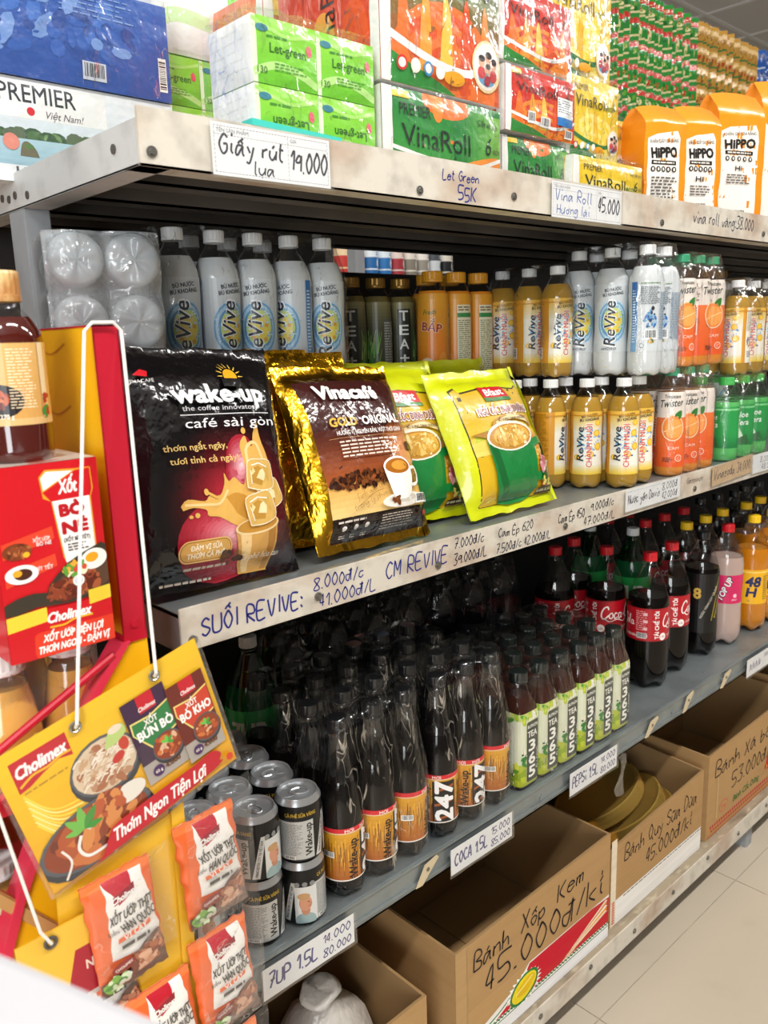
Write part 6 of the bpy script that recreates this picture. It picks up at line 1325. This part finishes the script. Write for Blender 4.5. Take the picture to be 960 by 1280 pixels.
def rack_goods():
    g='brown sauce bottles on the red box'
    for i,(x,y,a) in enumerate(((-.153,-.022,8),(-.222,-.018,0),(-.17,.04,0),(-.235,.06,30))):
        put('sauce_bottle',x,y,1.2615,aisle(x,y,a),('brown sauce bottle with tan label, nearest the yellow panel','brown sauce bottle half cut off at the left edge','brown sauce bottle behind the one nearest the yellow panel','brown sauce bottle deep behind at the left edge')[i],'sauce bottle',g)
    # red sauce display box
    w,h,d=.0955,.1735,.105; p=Pr(141); p.rect(0,0,w,h,'#c8141f')
    X=lambda a:w*a; Yy=lambda a:h*a; Q=lambda L:[(X(a),Yy(b)) for a,b in L]
    p.poly(Q([(.44,.93),(.50,.965),(.79,.955),(.93,.955),(.94,.84),(.91,.80),(.92,.48),(.62,.46),(.59,.50),(.53,.80),(.46,.82)]),'#e79a2a'); p.poly(Q([(.455,.925),(.51,.955),(.76,.945),(.47,.86)]),'#f4efe8'); p.poly(Q([(.46,.85),(.78,.945),(.92,.95),(.925,.84),(.90,.80),(.53,.80)]),'#c8141f'); p.poly(Q([(.54,.80),(.895,.805),(.905,.49),(.61,.47)]),'#f1eeea')
    p.text('Xốt',X(.70),Yy(.872),.0125,'#f6f0ea',w=.0165,bold=.04,shear=.15,rot=.05); p.text('BÒ',X(.715),Yy(.748),.0105,'#b3121f',w=.0215,bold=.1,rot=.02); p.text('NÉ',X(.73),Yy(.655),.0105,'#b3121f',w=.0225,bold=.1,rot=.02); p.text('(XỐT BÍT TẾT)',X(.735),Yy(.59),.0036,'#2a2422',w=.024,bold=.03); p.fine(X(.64),Yy(.525),X(.84),Yy(.57),3,'#4a4442',.5)
    for cy in (.60,.455): p.poly(Q([(.04,cy-.06),(.52,cy+.01),(.51,cy+.075),(.04,cy+.02)]),'#e8442a')
    p.text('XỐT ƯỚP',X(.40),Yy(.618),.0034,'#f6e6e0',w=.015,bold=.03); p.text('BÒ NÉ',X(.42),Yy(.595),.0034,'#f6e6e0',w=.013,bold=.03); p.text('BÍT TẾT',X(.40),Yy(.468),.0034,'#f6e6e0',w=.015,bold=.03)
    p.ell(X(.17),Yy(.575),.0125,.0075,'#7a3a1c'); p.blobs(X(.17),Yy(.575),.011,.006,30,['#8a4424','#5a2814','#b0683a'],.0016); p.ell(X(.25),Yy(.553),.003,.0025,'#e9b02a'); p.ell(X(.19),Yy(.455),.0145,.0085,'#efeae4'); p.ell(X(.20),Yy(.455),.008,.005,'#4a2418'); p.ell(X(.15),Yy(.463),.004,.003,'#e9a52a')
    p.poly(smooth(Q([(.0,.31),(.12,.335),(.28,.345),(.40,.335),(.42,.37),(.62,.47),(.88,.53),(1,.53),(1,.31),(.6,.255),(.3,.27),(.0,.235)]),2),'#3a3328'); p.poly(smooth(Q([(.42,.345),(.62,.43),(.86,.50),(1,.5),(1,.33),(.7,.275),(.48,.28)]),2),'#5a4030'); p.blobs(X(.66),Yy(.34),.029,.011,110,['#8a3f26','#6a2a1a','#a85a36','#5a2416'],.0024,rot=.15); p.ell(X(.87),Yy(.465),.0125,.0095,'#f3efe8',.2); p.ell(X(.85),Yy(.475),.0062,.0045,'#eba31f',.2); p.blobs(X(.68),Yy(.425),.011,.006,26,['#5f9a3a','#e6a83a','#c9483a','#efe0c0'],.0022); p.ell(X(.70),Yy(.365),.0055,.0052,'#dfe0dc'); p.ell(X(.70),Yy(.365),.0038,.0035,'#c9d0d6')
    p.rect(0,0,w,Yy(.25),'#c8141f'); p.poly(Q([(.0,.245),(.37,.262),(.37,.185),(0,.165)]),'#e9c93a'); p.poly(Q([(.78,.30),(1,.31),(1,.235),(.78,.222)]),'#e9c93a'); 
    p.text('Cholimex',X(.58),Yy(.20),.0095,'#f7f2ee',w=.040,bold=.05,shear=.25); p.curve(Q([(.38,.15),(.52,.148),(.62,.165),(.80,.168)]),.0018,'#e9b02a')
    p.poly(smooth(Q([(.24,.0),(.22,.03),(.23,.12),(.27,.135),(.97,.14),(1,.14),(1,0)]),1),'#dd3a22'); p.text('XỐT ƯỚP TIỆN LỢI',X(.60),Yy(.098),.0068,'#fff6f0',w=.055,bold=.05,shear=.2); p.text('THƠM NGON - ĐẬM VỊ',X(.60),Yy(.04),.0068,'#fff6f0',w=.066,bold=.05,shear=.2)
    e=empty('sauce_box',(-.1005-w,-.062,1.0885),'red cardboard sauce display box with steak pan picture','display box')
    G().box(0,0,0,w,d,h,0).obj('carton_body',ms('box_red'),e)
    link('front_print',p.build('front_print',plane_map((0,-.0004,0)),'print_gloss'),e)
    tp=Pr(143); tp.rect(0,0,w,d,'#d9cfc4'); tp.blobs(w*.5,d*.5,w*.45,d*.4,40,['#efe6da','#c9b8a4','#d06a5a','#e9e0d4'],.008); link('lid',tp.build('lid',plane_map((0,0,h+.0004),(1,0,0),(0,1,0)),'print_gloss'),e)
    g='satay bottles under the red sauce box'
    for i,(x,y) in enumerate(((-.125,-.008),(-.190,-.012),(-.255,-.008),(-.15,.06),(-.22,.06))):
        put('satay_bottle',x,y,.9555,aisle(x,y),f'wrapped orange sauce bottle with printed white cap, {ORD[i]} counting left from the yellow panel','sauce bottle',g)
    hullwrap('shrink_film',[(-.125,-.008),(-.190,-.012),(-.255,-.008)],[(.032,.957),(.0325,.975),(.0325,1.025),(.029,1.04),(.0225,1.06),(.0225,1.0845)],'pocket','clear plastic round the orange sauce bottles in the rack','plastic films round bottle blocks',seed=50)
    kind('small_jar',[(0,.002),(.018,0),(.022,.004),(.0225,.05),(.019,.058),(.016,.062)],.05,'liq_satay',(.0185,.061,.076,'cap_white'),[(Pr(150).rect(-.07,.01,.07,.045,'#d9c9a0').rect(-.07,.02,.07,.03,'#b8343a'),.01,.045,'print_label')],clearm='glass_clear',n=28)
    for i,(x,y) in enumerate(((-.215,.0),(-.262,.005),(-.31,.0))): put('small_jar',x,y,.8005,aisle(x,y),f'small sauce jar low in the rack, {ORD[i]} from the slanted red edge','jar','small jars low in the rack')
    for i,(x,y) in enumerate(((-.24,-.0),(-.29,.0))): put('small_jar',x,y,.6405,aisle(x,y),f'small jar on the lowest visible rack board, {ORD[i]} from the slanted red edge','jar','small jars low in the rack')
    p=Pr(151); p.rect(-.03,0,.03,.05,'#e3c81f'); p.ell(0,.025,.02,.016,'#f0e04a'); p.poly([(-.03,0),(.03,0),(.03,.01),(-.03,.014)],'#c4202c')
    bag('seasoning_packet',.06,.05,.02,p,(-.178,-.042,.9565),5,-10,0,'small yellow packet behind the red guard rod','print_foil','bag_lime','packet',None,seed=60,seal=.005,wr=.4)
    o=G().box(-.006,-.006,-.11,.006,.006,.11).obj('wooden_stick',ms('wood_stick'),bevel=.0015); o.location=(-.232,-.045,.87); o.rotation_euler=(0,R(-38),0); tag(o,'pale wooden stick leaning across the rack opening at the left edge','stick')
mat('box_red','#c8141f',rough=.4,coat=.3)
rack_goods()
# ---------------------------------------------------------------- hanging card and the sachet strips
def frame_from(a,b,d):
    """origin at the lower-left corner, ux along the bottom, uy up the left side"""
    a,b,d=Vector(a),Vector(b),Vector(d); ux=(b-a).normalized(); uy=(d-a); uy=(uy-ux*uy.dot(ux)).normalized(); n=ux.cross(uy); m=Matrix((ux,uy,n)).transposed().to_4x4(); m.translation=a; return m
def hanging():
    bl,br,tl=Vector((-.197,-.100,.882)),Vector((.001,-.098,.936)),Vector((-.205,-.103,1.030))
    m=frame_from(bl,br,tl); w,h=(br-bl).length,.149
    e=empty('hanging_sign',(0,0,0),'yellow food sign hanging on white string in front of the rack','sign'); e.matrix_world=m
    p=Pr(161); p.grad(0,0,w,h,'#e3a31c','#f2c21f',8)
    for i in range(9): p.curve([(.012,.103-.004*i),(.03,.075-.004*i),(.06,.068-.005*i)],.0016,'#f7e48a' if i%2 else '#f4d44a',.1)
    p.L=math.ceil(p.L)+1
    p.poly(smooth([(.0115,.138),(.063,.137),(.0625,.113),(.050,.117),(.034,.113),(.020,.108),(.0105,.107)],1),'#c01a2c'); p.text('Cholimex',.037,.126,.012,'#f7f2ee',w=.046,bold=.05,shear=.22); p.curve([(.013,.112),(.026,.117),(.040,.1165),(.052,.119),(.062,.1185)],.0022,'#efb52a'); p.fine(.014,.103,.060,.106,1,'#b98a2a',.6)
    pal=['#d9c2a4','#b98a6a','#e6d4bc','#c9a27a','#a86a4a']; p.dish(.084,.085,.034,.029,0,pal,.0034,70,leaf=False)
    for i in range(70): x=p.rn.uniform(.056,.106); y=p.rn.uniform(.068,.100); p.curve([(x,y),(x+.005,y+.004),(x+.009,y+.003)],.0013,p.rn.choice(['#ecdcc4','#dcc4a4','#f2e8d8','#c9a284']),.03)
    p.L=math.ceil(p.L); p.ell(.097,.084,.007,.0045,'#c4302a',.4); p.ell(.106,.094,.005,.007,'#c43a2a'); p.poly(smooth([(.088,.098),(.096,.112),(.110,.114),(.112,.104),(.1,.098)],3),'#b9cf7a'); p.ell(.103,.112,.007,.004,'#ead9c0')
    p.dish(.055,.030,.056,.031,0,['#8a3a20','#b0522c','#c9703a','#6a2a1a','#d98a4a'],.0066,80,leaf=False); p.ell(.094,.045,.017,.010,'#e9e2d6'); p.blobs(.074,.048,.016,.009,26,['#b8542c','#d98a4a','#8a3a20'],.005)
    p.curve([(.040,.036),(.034,.024),(.040,.012),(.058,.010)],.003,'#f3ece4'); p.curve([(.020,.034),(.024,.018),(.014,.004)],.0022,'#efe4da'); p.curve([(.05,.056),(.044,.046),(.05,.036)],.002,'#efe4da')
    for a,l in ((2.2,.022),(1.45,.024),(.75,.023),(2.9,.018),(-.1,.018)): p.poly(smooth([(.045,.040),(.045+l*.5*math.cos(a+.4),.040+l*.5*math.sin(a+.4)),(.045+l*math.cos(a),.040+l*math.sin(a)),(.045+l*.5*math.cos(a-.4),.040+l*.5*math.sin(a-.4))],3),'#6fb84e' if a>1.4 else '#3f8f3a')
    def pouch(x,y,W,H,c,c2,t1,t2):
        q=lambda L:[(x+u*W,y+v*H) for u,v in L]; k=lambda u,v:(x+u*W,y+v*H)
        p.rect(x,y,x+W,y+H,c); p.rect(x,y,x+W,y+.24*H,'#a9a098'); p.rect(x+.34*W,y+.80*H,x+.72*W,y+H,'#c01a2c'); p.poly(q([(.04,.62),(.35,.36),(.98,.46),(.98,.80),(.5,.74),(.06,.76)]),'#e6d27a'); p.poly(q([(.07,.62),(.36,.39),(.98,.48),(.98,.78),(.5,.72),(.09,.74)]),c2)
        p.text('Cholimex',*k(.53,.85),H*.05,'#f3ece6',w=W*.4,bold=.03,shear=.2); p.text(t1,*k(.50,.685),H*.07,'#f3ece6',w=W*.3,bold=.04); p.text(t2,*k(.54,.575),H*.105,'#f7f2ee',w=W*.82,bold=.05); p.dish(*k(.66,.31),W*.36,H*.17,0,['#8a3a20','#c9703a','#d9b090','#b0522c'],W*.05,26); p.ell(*k(.28,.11),W*.13,W*.13,'#4a2a5a'); p.text('60 g',*k(.28,.11),H*.035,'#f0e6e0',w=W*.16,bold=.03); p.text('4.000',*k(.62,.11),H*.06,'#6a3a1a',w=W*.36,bold=.04)
    pouch(.1135,.036,.046,.093,'#3a1f3f','#2f7a44','XỐT','BÚN BÒ'); pouch(.158,.030,.042,.089,'#6a241c','#c8402a','XỐT','BÒ KHO')
    p.poly(smooth([(.042,.0005),(.052,.006),(.066,.024),(.085,.026),(.12,.027),(.16,.027),(.178,.029),(.186,.026),(.190,.020),(.186,.014),(.190,.012),(.176,.008),(.13,.004),(.09,.002)],2),'#c01a2c'); p.text('Thơm Ngon Tiện Lợi',.117,.0155,.0135,'#fbf6f2',w=.104,bold=.03,shear=.3); p.ell(.1975,.0105,.0038,.0042,'#d8432a')
    card=link('card',join('card',[p.build('card',plane_map((0,0,.0006),(1,0,0),(0,1,0)),'print_gloss'),G().box(0,0,-.0006,w,h,.0004).mesh('c',ms('card_yellow'))]),e)
    G().box(-.004,-.004,-.002,w+.004,-.0005,.0016).box(-.004,-.004,-.002,-.0005,h,.0016).box(w+.0005,-.004,-.002,w+.004,h,.0016).obj('plastic_sleeve_edge',ms('pocket'),e)
    sh=[];f=[]
    v=[(-.003+(w+.006)*i/8,-.003+(h+.004)*j/6,.0022+.0008*noise.noise(Vector((i*.8,j*.8,4)))) for i in range(9) for j in range(7)]
    f=[(i*7+j,(i+1)*7+j,(i+1)*7+j+1,i*7+j+1) for i in range(8) for j in range(6)]; link('clear_sleeve',mesh('clear_sleeve',v,f,ms('sleeve_clear')),e)
    for k,(x,y) in enumerate(((.0726,.1365),(.1546,.1385))):
        g=G(); g.tube([(x+.0045*math.cos(2*PI*i/16),y+.0045*math.sin(2*PI*i/16),.0028) for i in range(17)],.0013,8); link('eyelet',g.mesh('eyelet',ms('eyelet'),True),e)
    a=m@Vector((.0726,.1365,.004)); b=m@Vector((.1546,.1385,.004))
    s=G(); top1=Vector((-.0965,-.056,1.374)); o1=Vector((-.088,-.055,1.3815)); o2=Vector((-.068,-.055,1.3815)); top2=Vector((-.0605,-.054,1.374))
    s.tube([a,a+Vector((0,-.003,.004)),top1,o1,o2,top2,b+Vector((0,-.003,.004)),b],.0017,8); st=s.obj('string',ms('string')); st.parent=e; st.matrix_parent_inverse=m.inverted()
    # the backing strip with pockets below the sign
    e2=empty('sachet_hanger',(0,0,0),'yellow strip with clear pockets of orange sachets hanging under the sign','sachet hanger')
    def quad(name,pts,y,m_,th=.001,par=None): return G().prism(pts,y,y+th).obj(name,ms(m_),par)
    quad('backing_card',[(-.197,.735),(-.066,.60),(-.063,.905),(-.192,.872)],-.090,'card_yellow',par=e2); quad('backing_card',[(-.078,.60),(-.062,.60),(-.060,.91),(-.074,.905)],-.0925,'card_yellow',par=e2)
    for x0,z0,x1,z1 in ((-.068,.768,.009,.915),(-.066,.632,.012,.768),(-.170,.772,-.088,.880),(-.066,.52,.012,.63)):
        v=[];f=[];n=8
        for i in range(n+1):
            for j in range(n+1):
                a_,b_=i/n,j/n; v.append((x0+(x1-x0)*a_,-.108-.010*math.sin(PI*a_)*math.sin(PI*b_)+.002*noise.noise(Vector((i*1.1,j*1.1,z0*50))),z0+(z1-z0)*b_+.016*(a_-.5)))
        for i in range(n):
            for j in range(n): q=i*(n+1)+j; f.append((q,q+n+1,q+n+2,q+1))
        link('clear_pocket',mesh('clear_pocket',v,f,ms('pocket'),None,True),e2)
    def pr_sachet(w,h):
        p=Pr(171); x=w/2; p.rect(-x,0,x,h,'#e2642a'); p.rect(-x,h*.93,x,h,'#e8783c'); p.poly([(-x+.014,h*.30),(-x+.020,h*.96),(x-.010,h*.96),(x-.004,h*.35),(x-.012,h*.10),(x-.03,h*.28)],'#eee9e2'); p.poly([(-x+.020,h*.96),(x-.024,h*.96),(x-.022,h*.80),(-x+.03,h*.74)],'#b8172a'); p.poly([(-x+.025,h*.82),(x-.02,h*.87),(x-.021,h*.80),(-x+.026,h*.75)],'#8a1024'); p.text('Cholimex',.002,h*.80,.006,'#f6f0ea',w=.026,bold=.05,shear=.2,rot=.1)
        p.text('XỐT ƯỚP THỊT',.006,h*.655,.0095,'#3a342e',w=.045,bold=.02,rot=.06); p.text('HÀN QUỐC',.011,h*.55,.0095,'#3a342e',w=.036,bold=.02,rot=.06); p.text('kiểu',-.016,h*.545,.005,'#3a342e',w=.010,rot=.06); p.poly([(-.013,h*.435),(.022,h*.46),(.022,h*.50),(-.013,h*.475)],'#e2642a'); p.text('VỊ CAY',.005,h*.468,.0058,'#f6efe8',w=.026,bold=.03,rot=.08); p.fine(-.01,h*.37,.018,h*.41,1,'#4a443e',.8,full=True)
        p.poly(smooth([(-x,0),(-x,h*.12),(-.006,h*.16),(.006,h*.30),(.018,h*.36),(x-.004,h*.34),(x,0)],3),'#6a4638'); p.blobs(.014,h*.20,.020,h*.12,60,['#a8674a','#c98a6a','#7a3f2c','#d9a88a','#8a5240'],.0032); p.blobs(-.020,h*.10,.012,h*.07,34,['#7fb04a','#4f8a3a','#d9e6c0','#e9efe0'],.0032); p.ell(-.012,h*.24,.012,.006,'#8a2a24',.2); p.text('CHOLIMEX',-.012,h*.24,.003,'#f3e2d8',w=.018,bold=.03,rot=.2)
        return p
    S=dict(w=.070,h=.118,th=.016)
    def sachet(x,y,z,ry,lean,label,sd): bag('sauce_sachet',S['w'],S['h'],S['th'],pr_sachet(S['w'],S['h']),(x,y,z),lean,0,ry,label,'print_film','sachet_back','sachet','orange sauce sachets in the pockets',seed=sd,seal=.006,wr=.35)
    sachet(-.034,-.099,.772,-4,2,'orange sauce sachet in the upper right pocket before the cans',70); sachet(-.029,-.099,.635,-4,2,'orange sauce sachet in the middle right pocket below the other',71); sachet(-.132,-.102,.757,-4,2,'orange sauce sachet in the left pocket over the yellow strip',72)
    sachet(-.024,-.099,.498,-4,2,'orange sauce sachet low in the right pocket column, top edge showing',73); sachet(-.100,-.100,.612,-4,2,'orange sauce sachet half hidden low beside the yellow strip',74)
    sachet(-.155,-.085,.70,0,2,'dark red and orange sauce sachet low behind the white foam box',75)
    # second, lower sign, mostly hidden
    e3=empty('hanging_sign',(-.232,-.097,.762),'second yellow sign with black eyelet, low behind the foam box','sign',ry=R(-2))
    p=Pr(181); p.rect(0,0,.10,.082,'#e9b83a'); p.poly([(.035,0),(.1,0),(.1,.050),(.05,.050)],'#a8182c'); p.text('NƯỚNG',.078,.03,.010,'#efd9c9',w=.04,bold=.03)
    link('card',join('card',[p.build('card',plane_map((0,-.0006,0)),'print_gloss'),G().box(0,0,0,.10,.001,.082).mesh('c',ms('card_yellow'))]),e3); G().tube([(.030+.005*math.cos(2*PI*i/16),-.002,.072+.005*math.sin(2*PI*i/16)) for i in range(17)],.0015,8).obj('eyelet',ms('steel_dark'),e3)
    G().tube([(.030,-.004,.072),(.022,-.006,.090),(.004,-.010,.225),(-.01,-.012,.27)],.0015,8).obj('string',ms('string'),e3)
mat('card_yellow','#e9b52a',rough=.4,coat=.3); mat('sachet_back','#c9582a',rough=.3,coat=.4); clear('sleeve_clear',.03,.5,rough=.05,power=4)
hanging()
def foam():
    e=empty('foam_box',(-.344,-.455,.836),'white foam box corner close to the camera at lower left','foam box',rz=R(21))
    L=G().box(-.30,-.42,.26,.0,.03,.30).obj('lid',ms('foam_white'),e,bevel=.012); G().box(-.292,-.412,0,-.008,.022,.262).obj('box_body',ms('foam_white'),e,bevel=.008)
foam()
